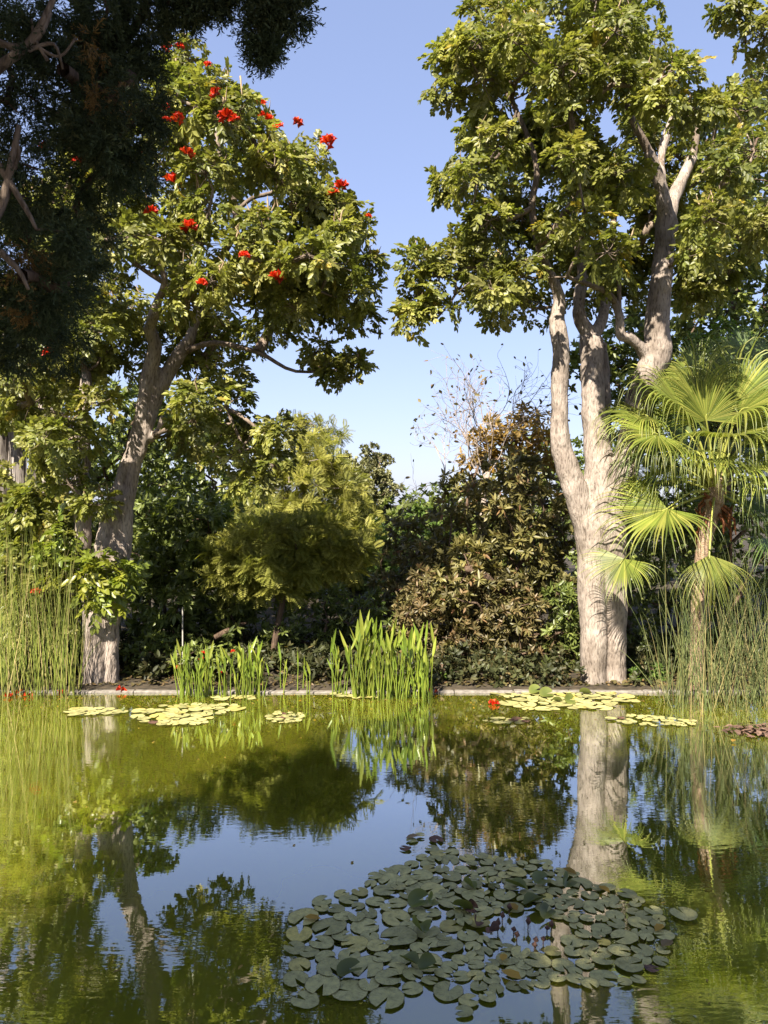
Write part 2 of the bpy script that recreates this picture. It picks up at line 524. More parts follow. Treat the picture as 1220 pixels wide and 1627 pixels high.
def t_conifer(seed=0, n=26):
    """a cypress spray: a drooping stem with short side twigs made of thin blades"""
    r = random.Random(seed)
    V, Fc = [], []

    def strip(a, b, wd):
        a, b = np.array(a), np.array(b)
        d = b - a
        s = np.cross(d, (r.uniform(-1, 1), r.uniform(-1, 1), r.uniform(-1, 1)))
        s = s / (np.linalg.norm(s) + 1e-9) * wd
        m = a + d * .55
        k = len(V)
        V.extend([tuple(a - s * .6), tuple(m - s), tuple(b), tuple(m + s)])
        Fc.append((k, k + 1, k + 2, k + 3))
    for i in range(n):
        t = i / n
        o = np.array((t * .8, 0, -.25 * t * t))
        ang = r.uniform(0, 2 * math.pi)
        L = .36 * (1 - .5 * t) * r.uniform(.6, 1.1)
        d = np.array((.75, math.cos(ang) * .75, math.sin(ang) * .6 - .25))
        e = o + d * L
        strip(o, e, .026)
        for q in range(2):
            u = r.uniform(.25, .8)
            oo = o + d * L * u
            dd = d + np.array([r.uniform(-.6, .6) for _ in range(3)])
            strip(oo, oo + dd * L * .5, .022)
    strip((0, 0, 0), (.95, 0, -.26), .015)
    return np.array(V), np.array(Fc)


T_PIN = [t_pinnate(5, .36, .095, .7, 1), t_pinnate(5, .34, .09, 1.0, 2), t_pinnate(4, .40, .105, .5, 3), t_pinnate(4, .38, .10, .85, 4)]
T_SIMPLE = [t_simple(.2, .35, .1), t_simple(.24, .25, .25)]
T_NARROW = [t_simple(.13, .3, .2), t_simple(.15, .3, .05)]
T_DIA = [t_diamond(.24), t_diamond(.3)]
T_FEA = [t_feather(8), t_feather(9, .34, .05, .3)]
T_CON = [t_conifer(1, 12), t_conifer(2, 12), t_conifer(3, 12)]
T_CON_FAR = [t_conifer(4, 6), t_conifer(5, 6)]


def orient(dirs, ups, roll, rs):
    """columns x=dir, z close to up, rolled by up to +-roll; arrays Nx3 -> Nx3x3"""
    x = dirs / (np.linalg.norm(dirs, axis=1, keepdims=True) + 1e-9)
    z = ups - x * np.sum(ups * x, axis=1, keepdims=True)
    bad = np.linalg.norm(z, axis=1) < 1e-3
    z[bad] = np.array((0.0, 1.0, 0.0))
    z /= np.linalg.norm(z, axis=1, keepdims=True) + 1e-9
    y = np.cross(z, x)
    a = rs.uniform(-roll, roll, len(x))[:, None]
    y2 = y * np.cos(a) + z * np.sin(a)
    z2 = np.cross(x, y2)
    return np.stack([x, y2, z2], axis=2)


# ------------------------------------------------------------------ tree machinery
def sample_clumps(poly, n, D, depth, r_px, rs, jitter=.25, gaps=(), edge=.7):
    """clump centres filling a volume whose outline seen from the pond is poly; depth = half thickness in metres"""
    xs = [p[0] for p in poly]; ys = [p[1] for p in poly]
    out = []
    tries = 0
    maxd = max(edge_dist(rs.uniform(min(xs), max(xs)), rs.uniform(min(ys), max(ys)), poly) for _ in range(60))
    while len(out) < n and tries < n * 400:
        tries += 1
        x = rs.uniform(min(xs), max(xs)); y = rs.uniform(min(ys), max(ys))
        if not inpoly(x, y, poly): continue
        ed = edge_dist(x, y, poly)
        r = r_px * rs.uniform(1 - jitter, 1 + jitter)
        if ed < r * edge: continue
        if any(math.hypot(x - g[0], y - g[1]) < g[2] + r * .7 for g in gaps): continue
        th = depth * min(1.0, math.sqrt(max(ed, 1) / max(60, r_px * 3)))
        # most clumps lie near the outside of the volume
        u = rs.uniform(-1, 1); u = math.copysign(abs(u) ** .6, u)
        d = D + th * u
        p = np.array(W(x, y, d)); rr = r * d / F
        md = .95 if tries < n * 60 else (.75 if tries < n * 150 else .5)
        if any(np.linalg.norm(p - q[0]) < md * .5 * (rr + q[1]) * 1.15 for q in out): continue
        out.append((p, rr))
    return out


def grow(nodes, clumps, mb, rmin=.012, rk=.016, sag=.06, rmax=.2, rs=RS):
    """branches from the limb nodes to every clump centre; radii follow what each branch carries"""
    P = [np.array(n) for n in nodes]
    par = [-1] * len(P)
    load = [0.0] * len(P)
    fixed = len(P)
    left = list(range(len(clumps)))
    A = np.array(P)
    leafnode = {}
    arr = np.array([c[0] for c in clumps])
    # nearest first
    while left:
        A = np.array(P)
        d = np.linalg.norm(arr[left][:, None, :] - A[None, :, :], axis=2)
        # prefer nodes lower than the clump
        dz = A[None, :, 2] - arr[left][:, None, 2]
        d2 = d + np.maximum(dz, 0) * 1.2
        k = np.unravel_index(np.argmin(d2), d2.shape)
        ci = left[k[0]]; ni = k[1]
        a = P[ni]; b = arr[ci]
        L = np.linalg.norm(b - a)
        m = max(2, int(L / .35))
        prev = ni
        off = rs.normal(0, .09 * L, 3)
        for i in range(1, m + 1):
            t = i / m
            q = a + (b - a) * t + off * math.sin(math.pi * t) + rs.normal(0, .025 * min(L, 1.2), 3) * (i < m) + np.array((0, 0, sag * L * math.sin(math.pi * t)))
            P.append(q); par.append(prev); load.append(0); prev = len(P) - 1
        leafnode[ci] = prev
        left.remove(ci)
    for ci, n in leafnode.items():
        w = 1.0
        while n != -1:
            load[n] += w
            n = par[n]
    R = [min(rmax, max(rmin, rk * math.sqrt(l))) for l in load]
    kids = {}
    for i, p in enumerate(par):
        if p >= 0: kids.setdefault(p, []).append(i)
    started = set()
    for i in range(fixed, len(P)):
        p = par[i]
        if i in started: continue
        # begin a chain here
        chain = [p, i]; started.add(i)
        n = i
        while n in kids:
            nx = max(kids[n], key=lambda q: load[q])
            if nx in started: break
            chain.append(nx); started.add(nx); n = nx
        rr = [R[c] for c in chain]
        rr[0] = min(rr[1] * 1.15, .25)
        rr[-1] = rmin * .8
        mb.tube([P[c] for c in chain], rr, 6 if rr[0] > .03 else 4, cap=False)


def rosette_leaves(clumps, rs, twigs, per, size, flat=.75, upb=.25, droop=.2, spread=(.5, 1.25), shell=.55, twig_mb=None, twig_r=.006, tint_fn=None):
    """leaf frames: (dirs, ups, locs, sizes, tints, ends)"""
    D_, U_, L_, S_, T_ = [], [], [], [], []
    ends = []
    for c, r in clumps:
        ct = rs.uniform(-.12, .12)
        for k in range(twigs):
            a = rs.normal(0, 1, 3); a[2] = a[2] * flat + upb
            a /= np.linalg.norm(a) + 1e-9
            e = c + a * r * rs.uniform(shell, 1.0) * np.array((1, 1, .85))
            if twig_mb is not None:
                mid = c + (e - c) * .5 + rs.normal(0, .06 * r, 3) - np.array((0, 0, .05 * r))
                twig_mb.tube([c + (e - c) * .05, mid, e], [twig_r * 1.6, twig_r * 1.2, twig_r * .7], 3, cap=False)
            ends.append((e, a))
            ax = a + np.array((0, 0, .35)); ax /= np.linalg.norm(ax)
            t0 = rs.uniform(0, 1)
            n = max(1, int(per * rs.uniform(.7, 1.3)))
            ph = rs.uniform(0, 6.28)
            o1 = np.cross(ax, (0.3, .8, .1)); o1 /= np.linalg.norm(o1); o2 = np.cross(ax, o1)
            for j in range(n):
                th = ph + j * 2.4
                sp = rs.uniform(*spread)
                d = ax * math.cos(sp) + (o1 * math.cos(th) + o2 * math.sin(th)) * math.sin(sp)
                d[2] -= droop * rs.uniform(.3, 1.4)
                D_.append(d); U_.append(ax + np.array((0, 0, .9))); L_.append(e + d * .02 * size)
                S_.append(size * rs.uniform(.7, 1.2))
                T_.append(min(.97, max(0, .55 * t0 + .45 * rs.uniform(0, 1) + ct)) if rs.uniform() > .012 else 1.0)
    return np.array(D_), np.array(U_), np.array(L_), np.array(S_), np.array(T_), ends


def leaf_part(tree, name, fr, templates, mat, rs, roll=.5, singles=0, single_name='leaf', origin=None, label=None, sub=None):
    """all leaves of a crown as one 'stuff' part; the `singles` nearest the camera as leaf objects"""
    d, u, l, s, t, _ = fr
    mats = orient(d, u, roll, rs) * s[:, None, None]
    pick = np.arange(len(l)) % len(templates)
    solo = np.zeros(len(l), bool)
    org = np.array(root_loc(tree))
    if singles:
        # those that face the pond: nearest to the camera along its view, inside the frame
        px = l[:, 0] / l[:, 1] * F + CX; py = CY - (l[:, 2] - H) / l[:, 1] * F
        inside = (px > 0) & (px < 1220) & (py > 0) & (py < 1100)
        cell = (px // 22).astype(int) * 1000 + (py // 22).astype(int)
        dist = np.where(inside, l[:, 1], 1e6)
        order = np.argsort(dist)
        seen, chosen = set(), []
        for i in order:
            if dist[i] > 1e5 or len(chosen) >= singles: break
            if cell[i] in seen: continue
            seen.add(cell[i]); chosen.append(i)
        solo[chosen] = True
        proto = []
        for k, (tv, tf) in enumerate(templates):
            for q, tn in enumerate((.15, .4, .62, .85)):
                b = MB(); b.add(tv, tf, tn)
                proto.append(b.mesh(single_name, mat))
        for i in chosen:
            k = pick[i] * 4 + min(3, int(t[i] * 4))
            o = bpy.data.objects.new(single_name, proto[k])
            COL.objects.link(o); o.parent = tree
            mm = Matrix([list(mats[i][r]) + [l[i][r] - org[r]] for r in range(3)] + [[0, 0, 0, 1]])
            o.matrix_local = mm
    b = MB()
    for k, (tv, tf) in enumerate(templates):
        q = (pick == k) & ~solo
        b.inst(tv, tf, mats[q], l[q], t[q])
    return b.build(name, mat, tree, kind='stuff', label=label)


def limb_pts(spec, D0):
    """[(px,py,width_px[,dD])] -> points and radii"""
    P, R = [], []
    for q in spec:
        d = D0 + (q[3] if len(q) > 3 else 0)
        P.append(W(q[0], q[1], d)); R.append(q[2] * .5 * d / F)
    return P, R


def smooth_path(P, R, n=4):
    out, rr = [], []
    for i in range(len(P) - 1):
        p0 = P[max(i - 1, 0)]; p1 = P[i]; p2 = P[i + 1]; p3 = P[min(i + 2, len(P) - 1)]
        for k in range(n):
            t = k / n
            out.append(.5 * ((2 * p1) + (p2 - p0) * t + (2 * p0 - 5 * p1 + 4 * p2 - p3) * t * t + (3 * p1 - p0 - 3 * p2 + p3) * t ** 3))
            rr.append(R[i] * (1 - t) + R[i + 1] * t)
    out.append(P[-1]); rr.append(R[-1])
    return out, rr


def fused_trunk(tree, limbs, D, mat, voxel=.03, name='trunk', lumps=.035):
    """limbs: lists of (px,py,width[,dD]); all fused into one skin. Returns node points."""
    mb = MB(); nodes = []
    for sp in limbs:
        P, R = smooth_path(*limb_pts(sp, D), n=5)
        R = [r * (1 + .07 * mnoise.noise(p * 1.7)) for p, r in zip(P, R)]
        mb.tube(P, R, 14)
        nodes += [(p, r) for p, r in zip(P, R)]
    o = mb.build(name, mat, tree)
    rm = o.modifiers.new('fuse', 'REMESH'); rm.mode = 'VOXEL'; rm.voxel_size = voxel; rm.use_smooth_shade = True
    sm = o.modifiers.new('soft', 'SMOOTH'); sm.factor = .5; sm.iterations = 2
    tx = bpy.data.textures.new('bark_lumps', 'CLOUDS'); tx.noise_scale = .35; tx.noise_depth = 3
    dp = o.modifiers.new('lumps', 'DISPLACE'); dp.texture = tx; dp.strength = lumps * 2; dp.mid_level = .5; dp.texture_coords = 'GLOBAL'
    return o, nodes


def flower_mesh(seed):
    """a head of red trumpet flowers: ten cupped blossoms with frilled lips round a bud-green middle"""
    r = random.Random(seed)
    b = MB()
    for k in range(11):
        th = k * 2.4; el = r.uniform(.05, 1.1) if k > 3 else r.uniform(.7, 1.3)
        d = Vector((math.cos(th) * math.cos(el), math.sin(th) * math.cos(el), math.sin(el)))
        s = d.orthogonal().normalized(); u = d.cross(s)
        o = d * .05
        L = r.uniform(.11, .15)
        n = 6
        V, Fq = [], []
        for i, (t, rad) in enumerate(((0, .012), (.5, .03), (.85, .05), (1.0, .075))):
            for q in range(n):
                a = q / n * 6.283
                wob = 1 + (.3 * (-1) ** q if i == 3 else 0)
                V.append(tuple(o + d * L * (t + (.12 * (-1) ** q if i == 3 else 0)) + (s * math.cos(a) + u * math.sin(a)) * rad * wob))
        for i in range(3):
            for q in range(n):
                Fq.append((i * n + q, i * n + (q + 1) % n, (i + 1) * n + (q + 1) % n, (i + 1) * n + q))
        b.add(V, Fq, r.random())
    return b.mesh('flower', M['red'])


FLOWERS = [flower_mesh(i) for i in range(3)]


def put_flower(tree, p, sc, k):
    f = bpy.data.objects.new('flower', FLOWERS[k % 3])
    COL.objects.link(f); f.parent = tree
    f.location = Vector(p) - root_loc(tree)
    f.rotation_euler = (random.uniform(-.5, .5), random.uniform(-.5, .5), random.uniform(0, 6.28))
    f.scale = (sc, sc, sc * random.uniform(.8, 1))
    return f

# ------------------------------------------------------------------ setting
def slab(name, x0, x1, y0, y1, z0, z1, mat, kind='structure', parent=None):
    b = MB()
    b.add([(x0, y0, z0), (x1, y0, z0), (x1, y1, z0), (x0, y1, z0), (x0, y0, z1), (x1, y0, z1), (x1, y1, z1), (x0, y1, z1)],
          [(0, 3, 2, 1), (4, 5, 6, 7), (0, 1, 5, 4), (1, 2, 6, 5), (2, 3, 7, 6), (3, 0, 4, 7)])
    return b.build(name, mat, parent, smooth=False, kind=kind)


KY = 12.63                      # pond side of the kerb
# ground: one sheet, sunk under the pond, running to the horizon
gx = [-900, -80, -26, -25.8, -12, -6, 0, 6, 12, 25.8, 26, 80, 900]
gy = [-300, -40, 2.0, 2.05, 8, KY + .1, KY + .12, 14, 17, 22, 30, 60, 200, 1500]
b = MB()
V = []
for y in gy:
    for x in gx:
        inpond = 2.04 < y < KY + .11 and -25.9 < x < 25.9
        z = -.9 if inpond else (.05 + (.02 * math.sin(x * 1.3 + y) if 13 < y < 40 else 0))
        if y < 2.03: z = .3
        V.append((x, y, z))
nx = len(gx)
Fq = [(j * nx + i, j * nx + i + 1, (j + 1) * nx + i + 1, (j + 1) * nx + i) for j in range(len(gy) - 1) for i in range(nx - 1)]
b.add(V, Fq)
b.build('ground', M['soil'], kind='structure', smooth=False)
b = MB(); b.add([(-25.8, 2.05, 0), (25.8, 2.05, 0), (25.8, KY, 0), (-25.8, KY, 0)], [(0, 1, 2, 3)])
b.build('pond_water', M['water'], kind='structure', smooth=False)
slab('terrace', -26, 26, -14, 2.1, .2, 1.45, M['terrace'])

# kerb of long stone blocks along the far side
kerb = thing('pond_kerb', 'low weathered stone kerb along the far edge of the green pond', 'kerb', (0, KY + .1, 0))
rk = random.Random(3)
x = -14.0
i = 0
while x < 14:
    L = rk.uniform(.85, 1.25)
    b = bmesh.new()
    bmesh.ops.create_cube(b, size=1)
    for v in b.verts:
        v.co.x = v.co.x * (L - .012); v.co.y *= .24; v.co.z = v.co.z * .28
    bmesh.ops.bevel(b, geom=b.edges[:], offset=.012, segments=1, affect='EDGES')
    me = bpy.data.meshes.new('kerb_stone'); b.to_mesh(me); b.free(); me.materials.append(M['kerb'])
    o = bpy.data.objects.new('kerb_stone', me); COL.objects.link(o); o.parent = kerb
    o.rotation_euler = (rk.gauss(0, .012), rk.gauss(0, .006), rk.gauss(0, .008))
    o.location = (x + L / 2, .02 + rk.uniform(-.008, .008), -.11 + rk.uniform(-.006, .006))
    x += L


# ------------------------------------------------------------------ big tulip tree on the right
def clear_limbs(cl, limbs, D, half=24):
    out = []
    segs = []
    for sp in limbs:
        for a, b_ in zip(sp[:-1], sp[1:]):
            segs.append((a, b_))
    for c, r in cl:
        qx = c[0] / c[1] * F + CX; qy = CY - (c[2] - H) / c[1] * F; rp_ = r / c[1] * F
        bad = False
        if c[1] < D + .35 + r:
            for a, b_ in segs:
                dx, dy = b_[0] - a[0], b_[1] - a[1]
                t = max(0, min(1, ((qx - a[0]) * dx + (qy - a[1]) * dy) / (dx * dx + dy * dy + 1e-9)))
                if math.hypot(qx - a[0] - t * dx, qy - a[1] - t * dy) < rp_ * .9 + half: bad = True; break
        if not bad: out.append((c, r))
        else:
            out.append((np.array(W(qx, qy, D + .5 + r)), r))
    return out


def big_tree(name, label, base, D, limbs, skeleton, poly, n, r_px, depth, seed, gaps=(), extra=(), twigs=11, per=6, size=.26, flowers=(), singles=250, upper=None, branch='bark_branch', clear=[]):
    rs = np.random.RandomState(seed)
    t = thing(name, label, 'tree', G(*base) if len(base) == 2 else base)
    roots_ = [[(q[0], q[1], q[2] * 1.15, *(q[3:])) for q in sp[:3]] for sp in skeleton if sp[0][2] >= 14]
    fused_trunk(t, limbs + roots_, D, M['bark'], .028)
    nodes = []
    for sp in limbs + skeleton:
        P, R = smooth_path(*limb_pts(sp, D), n=3)
        top = H + (CY - 640) / F * D if upper is None else upper
        nodes += [p for p in P if p.z > top]
    cl = sample_clumps(poly, n, D, depth, r_px, rs, gaps=gaps, edge=.98)
    cl = clear_limbs(clear_limbs(cl, limbs, D, 12), clear, D, 3)
    for (px, py, dd, r) in extra:
        cl.append((np.array(W(px, py, D + dd)), r * (D + dd) / F))
    mb = MB()
    for sp in skeleton:
        P, R = smooth_path(*limb_pts(sp, D), n=4)
        mb.tube(P, R, 8)
    grow(nodes, cl, mb, .012, .015, rs=rs)
    mb.build('branches', M[branch], t)
    tw = MB()
    fr = rosette_leaves(cl, rs, twigs, per, size, twig_mb=tw, flat=.7, upb=.3, droop=.28)
    ends = fr[5]
    # upright seed pods on the outermost twigs
    pods = MB()
    for e, a in ends:
        if a[2] > .25 and rs.uniform() < .22:
            for q in range(rs.randint(1, 4)):
                L = rs.uniform(.14, .26)
                d = np.array((rs.normal(0, .25), rs.normal(0, .25), 1.0))
                o = e + rs.normal(0, .04, 3)
                bend = rs.normal(0, .04, 3)
                pods.tube([o, o + d * L * .5 + bend, o + d * L], [.009, .014, .003], 4, cap=False)
    tw.build('twigs', M['twig_pale'] if branch == 'x' else M[branch], t, kind='stuff')
    pods.build('seed_pods', M['pod'], t, kind='stuff')
    leaf_part(t, 'crown', fr, T_PIN, M['tulip_leaf'], rs, .55, singles)
    return t, cl, ends


RD = 13.25
r_limbs = [
    [(943, 1104, 52, 0), (943, 1075, 44, 0), (943, 1000, 41, 0), (940, 910, 41, .02), (945, 850, 50, .03), (955, 800, 56, .05), (952, 740, 46, .1), (945, 680, 38, .12), (942, 620, 36, .15), (940, 550, 38, .15), (941, 535, 36, .15)],
    [(979, 1104, 40, .05), (979, 1075, 32, .05), (979, 1000, 33, .05), (976, 910, 40, .05), (968, 840, 56, .05), (985, 770, 46, 0), (1002, 710, 42, -.05), (1012, 650, 44, -.1), (1028, 600, 46, -.1), (1045, 560, 44, -.12), (1044, 515, 40, -.12), (1050, 450, 34, -.1), (1056, 390, 32, -.1), (1058, 350, 36, -.1)],
    [(933, 1000, 20, .05), (930, 930, 26, .05), (932, 860, 34, .03), (920, 800, 40, 0), (900, 740, 36, -.05), (889, 690, 30, -.1), (889, 620, 28, -.12), (891, 560, 28, -.15), (884, 505, 24, -.15)],
    [(962, 760, 26, .35), (958, 690, 22, .4), (960, 620, 20, .45), (955, 545, 18, .5)],
    [(960, 1100, 20, .3), (960, 1000, 24, .3), (958, 900, 34, .2)],
    [(1034, 572, 26, -.1), (1018, 552, 18, -.2), (1000, 537, 16, -.3), (986, 533, 15, -.35), (984, 505, 13, -.4), (978, 480, 12, -.4)],
]
r_skel = [
    [(1058, 355, 26, -.1), (1050, 300, 18, -.3), (1030, 240, 14, -.5), (1000, 180, 10, -.8), (985, 110, 8, -.9)],
    [(1060, 350, 24, -.1), (1072, 310, 18, .2), (1100, 250, 13, .5), (1110, 180, 9, .6)],
    [(1050, 300, 14, -.3), (1052, 240, 11, 0), (1075, 170, 8, 0), (1060, 100, 6, 0)],
    [(884, 510, 20, -.15), (888, 470, 16, -.2), (862, 410, 13, -.5), (845, 330, 11, -.6), (852, 260, 9, -.6), (812, 160, 7, -.6), (770, 110, 5, -.6)],
    [(845, 330, 9, -.6), (800, 350, 7, -1), (750, 330, 6, -1.2)],
    [(941, 538, 22, .15), (920, 500, 18, .1), (925, 440, 15, .3), (915, 370, 13, .5), (905, 280, 10, .8), (890, 180, 8, .9), (880, 100, 6, .9)],
    [(942, 536, 20, .15), (958, 500, 15, .3), (968, 430, 12, .8), (975, 350, 10, 1.2), (980, 260, 8, 1.4)],
    [(978, 482, 11, -.4), (965, 465, 10, -.6), (935, 452, 8, -.9), (900, 440, 6, -1.2)],
    [(984, 500, 8, -.4), (984, 450, 7, -.4), (990, 400, 6, -.5)],
    [(862, 410, 9, -.5), (800, 420, 7, -.8), (730, 430, 5, -1), (722, 470, 4, -1), (690, 510, 3, -1)],
    [(820, 180, 6, -.6), (790, 250, 5, -.8), (745, 260, 4, -.9)],
]
r_poly = [(700, 75), (740, 40), (800, 10), (860, 20), (930, -60), (1010, -40), (1040, 20), (1085, 50), (1130, 80), (1180, 90), (1240, 90), (1270, 200), (1260, 330), (1200, 440), (1130, 520), (1075, 500), (1060, 420), (1020, 480), (960, 470), (900, 490), (850, 515), (800, 510), (745, 500), (735, 450), (690, 455), (650, 440), (655, 385), (690, 355), (735, 330), (705, 300), (705, 240), (730, 200), (700, 165), (708, 120)]
rt, rcl, rends = big_tree('tulip_tree', 'tall pale multi-stemmed tree with bare swollen limbs behind the far lily pads', (958, 1093), RD, r_limbs, r_skel, r_poly, 125, 34, 2.6, 21,
         gaps=[(720, 190, 14), (1010, 560, 60)],
         extra=[(665, 470, -1, 30), (655, 505, -1, 24), (690, 495, -1, 24), (660, 420, -1, 28), (1180, 40, .5, 44), (1215, 60, .2, 40), (1160, 15, .3, 22), (760, 70, -.6, 40), (735, 105, -.6, 36), (770, 30, -.4, 34), (950, 20, 0, 50), (1000, 10, 0, 50), (880, 20, .2, 44), (820, 30, .2, 40), (760, 470, -.5, 36), (800, 485, -.3, 34), (845, 490, .6, 30), (720, 410, -.8, 34), (695, 440, -1, 30), (770, 430, -1, 34), (830, 440, -1, 34), (900, 430, .9, 34), (940, 420, 1, 36), (985, 430, 1.2, 36), (930, 480, 1.1, 28), (1010, 470, 1.4, 34), (1000, 400, 1.2, 36), (715, 90, -.5, 24), (712, 150, -.5, 26), (718, 290, -.5, 26), (1090, 470, 1, 36), (1110, 400, .6, 40), (1150, 440, .8, 40), (1190, 380, .3, 40)], clear=[r_skel[0][:4], r_skel[1][:3], r_skel[3][2:6], r_skel[5][:3], r_skel[9][1:4]], twigs=11, per=6)

# ------------------------------------------------------------------ big tulip tree on the left, in flower
LD = 13.2
l_limbs = [
    [(150, 1100, 36, 0), (150, 1000, 36, 0), (151, 940, 36, 0), (162, 880, 29, .05), (173, 830, 29, .1), (187, 780, 24, .1), (207, 720, 19, .1), (224, 660, 20, .1), (236, 600, 26, .1), (246, 550, 24, .05), (238, 520, 20, 0)],
    [(177, 1100, 24, .05), (178, 1000, 24, .05), (184, 930, 30, .05), (192, 870, 34, .05), (198, 820, 26, .05), (210, 760, 21, .1), (226, 700, 19, .12), (242, 640, 28, .2), (262, 600, 26, .25), (284, 565, 22, .3), (300, 540, 18, .35)],
    [(143, 1000, 16, .1), (138, 930, 20, .1), (131, 865, 25, .1), (133, 810, 27, .1), (133, 760, 20, .15), (135, 700, 18, .2), (133, 650, 18, .2), (138, 590, 14, .3)],
    [(163, 1100, 20, .14), (164, 1000, 22, .14), (168, 900, 30, .12)],
    [(234, 700, 16, .2), (252, 685, 12, .1), (258, 660, 8, 0)],
]
l_skel = [
    [(238, 525, 16, 0), (250, 480, 13, -.2), (262, 450, 10, -.4), (250, 400, 8, -.5), (240, 340, 6, -.6)],
    [(262, 450, 9, -.4), (230, 430, 7, -.6), (190, 400, 6, -.8)],
    [(300, 542, 16, .35), (320, 480, 14, .5), (345, 420, 12, .6), (372, 370, 11, .3), (372, 320, 10, .2), (355, 270, 8, .2), (340, 200, 6, .3), (320, 130, 4, .3)],
    [(372, 340, 8, .2), (400, 315, 7, .2), (440, 300, 6, .3), (470, 240, 5, .4)],
    [(400, 330, 7, .2), (450, 350, 6, .2), (520, 340, 5, .3)],
    [(320, 480, 9, .5), (380, 460, 8, .9), (450, 430, 7, 1.2), (530, 420, 5, 1.4)],
    [(290, 560, 12, .3), (340, 545, 9, .3), (410, 560, 7, .2), (470, 590, 5, .1), (555, 585, 3, 0)],
    [(245, 690, 10, .1), (300, 670, 8, -.4), (360, 650, 7, -.8), (420, 690, 5, -1)],
    [(360, 650, 6, -.8), (400, 740, 4, -1), (430, 780, 3, -1)],
    [(138, 600, 12, .3), (120, 540, 10, .3), (90, 480, 8, .4), (70, 420, 6, .4)],
    [(135, 690, 9, .2), (100, 660, 7, 0), (60, 650, 5, -.2), (20, 640, 4, -.3)],
]
l_poly = [(262, 70), (300, 68), (350, 105), (400, 120), (440, 160), (485, 185), (520, 215), (540, 260), (560, 300), (590, 335), (590, 370), (618, 405), (600, 450), (605, 515), (560, 530), (500, 520), (490, 570), (440, 560), (400, 590), (415, 640), (470, 670), (465, 730), (430, 740), (400, 720), (340, 740), (280, 730), (250, 660), (270, 600), (230, 545), (200, 600), (180, 660), (150, 720), (120, 790), (60, 800), (20, 760), (-20, 700), (-40, 550), (-30, 420), (0, 300), (60, 200), (130, 150), (200, 110)]
lt, lcl, lends = big_tree('tulip_tree', 'tall tree with red flower heads and a pale leaning forked trunk beside the left reeds', (160, 1093), LD, l_limbs, l_skel, l_poly, 150, 34, 2.6, 33,
         gaps=[(248, 470, 16), (560, 400, 0)], upper=H + (CY - 720) / F * LD,
         extra=[(560, 578, 0, 18), (530, 590, 0, 18), (500, 560, .2, 22), (580, 505, .5, 18), (588, 420, .8, 18), (400, 770, -1, 28), (435, 740, -1, 26), (360, 730, -1, 30), (440, 690, -1, 34), (300, 95, .2, 30), (285, 120, .2, 34), (330, 130, .2, 32), (150, 800, -.5, 24), (110, 770, -.5, 30), (190, 545, .4, 34), (215, 580, .8, 30), (160, 570, .3, 32), (225, 510, .8, 28), (180, 500, -.5, 34), (150, 640, -.3, 30), (115, 700, -.5, 32), (350, 690, -.3, 34), (300, 700, .5, 30), (440, 520, .5, 34), (500, 490, .6, 34), (545, 500, .4, 28)], twigs=11, per=6)
fl = [(275, 290, 1.25), (240, 338, .9), (300, 362, 1.1), (297, 246, .9), (360, 187, 1.05), (343, 150, .8), (415, 168, .9), (418, 185, .9), (442, 203, 1), (472, 197, .85), (522, 228, 1.15), (543, 298, .95), (530, 308, .8), (440, 442, 1), (320, 452, .7), (283, 190, .8), (265, 78, .8), (285, 75, .7), (330, 105, .7), (122, 256, .7), (70, 234, .7), (220, 243, .8), (388, 408, .7), (262, 170, .6), (585, 345, .5), (78, 562, .8), (372, 192, .8), (428, 190, .7), (264, 192, .6)]
dirs_cam = Vector((0, 0, H))
for k, (px, py, sc) in enumerate(fl):
    # just outside the leafy clump that shows at this spot
    best, bd = LD - 1.0, 1e9
    for c, r in lcl:
        qx = c[0] / c[1] * F + CX; qy = CY - (c[2] - H) / c[1] * F
        rp = r / c[1] * F
        if math.hypot(px - qx, py - qy) < rp * 1.15 and c[1] - r < bd:
            bd = c[1] - r * .95
    d = bd - .12 if bd < 1e8 else best
    put_flower(lt, W(px, py, d), sc * .62, k)
# tuft of young leaves sprouting from the trunk
rs = np.random.RandomState(5)
cl = [(np.array(W(px, py, LD + dd)), r * LD / F) for px, py, dd, r in [(160, 925, -.45, 26), (185, 910, -.35, 22), (150, 905, -.4, 20), (165, 955, -.4, 20), (195, 925, -.3, 16), (120, 900, -.2, 20), (100, 930, 0, 22), (90, 880, -.1, 24), (112, 840, 0, 22)]]
fr = rosette_leaves(cl, rs, 5, 4, .36, droop=.35)
leaf_part(lt, 'trunk_shoots', fr, T_PIN, M['tulip_leaf_pale'], rs, .4)


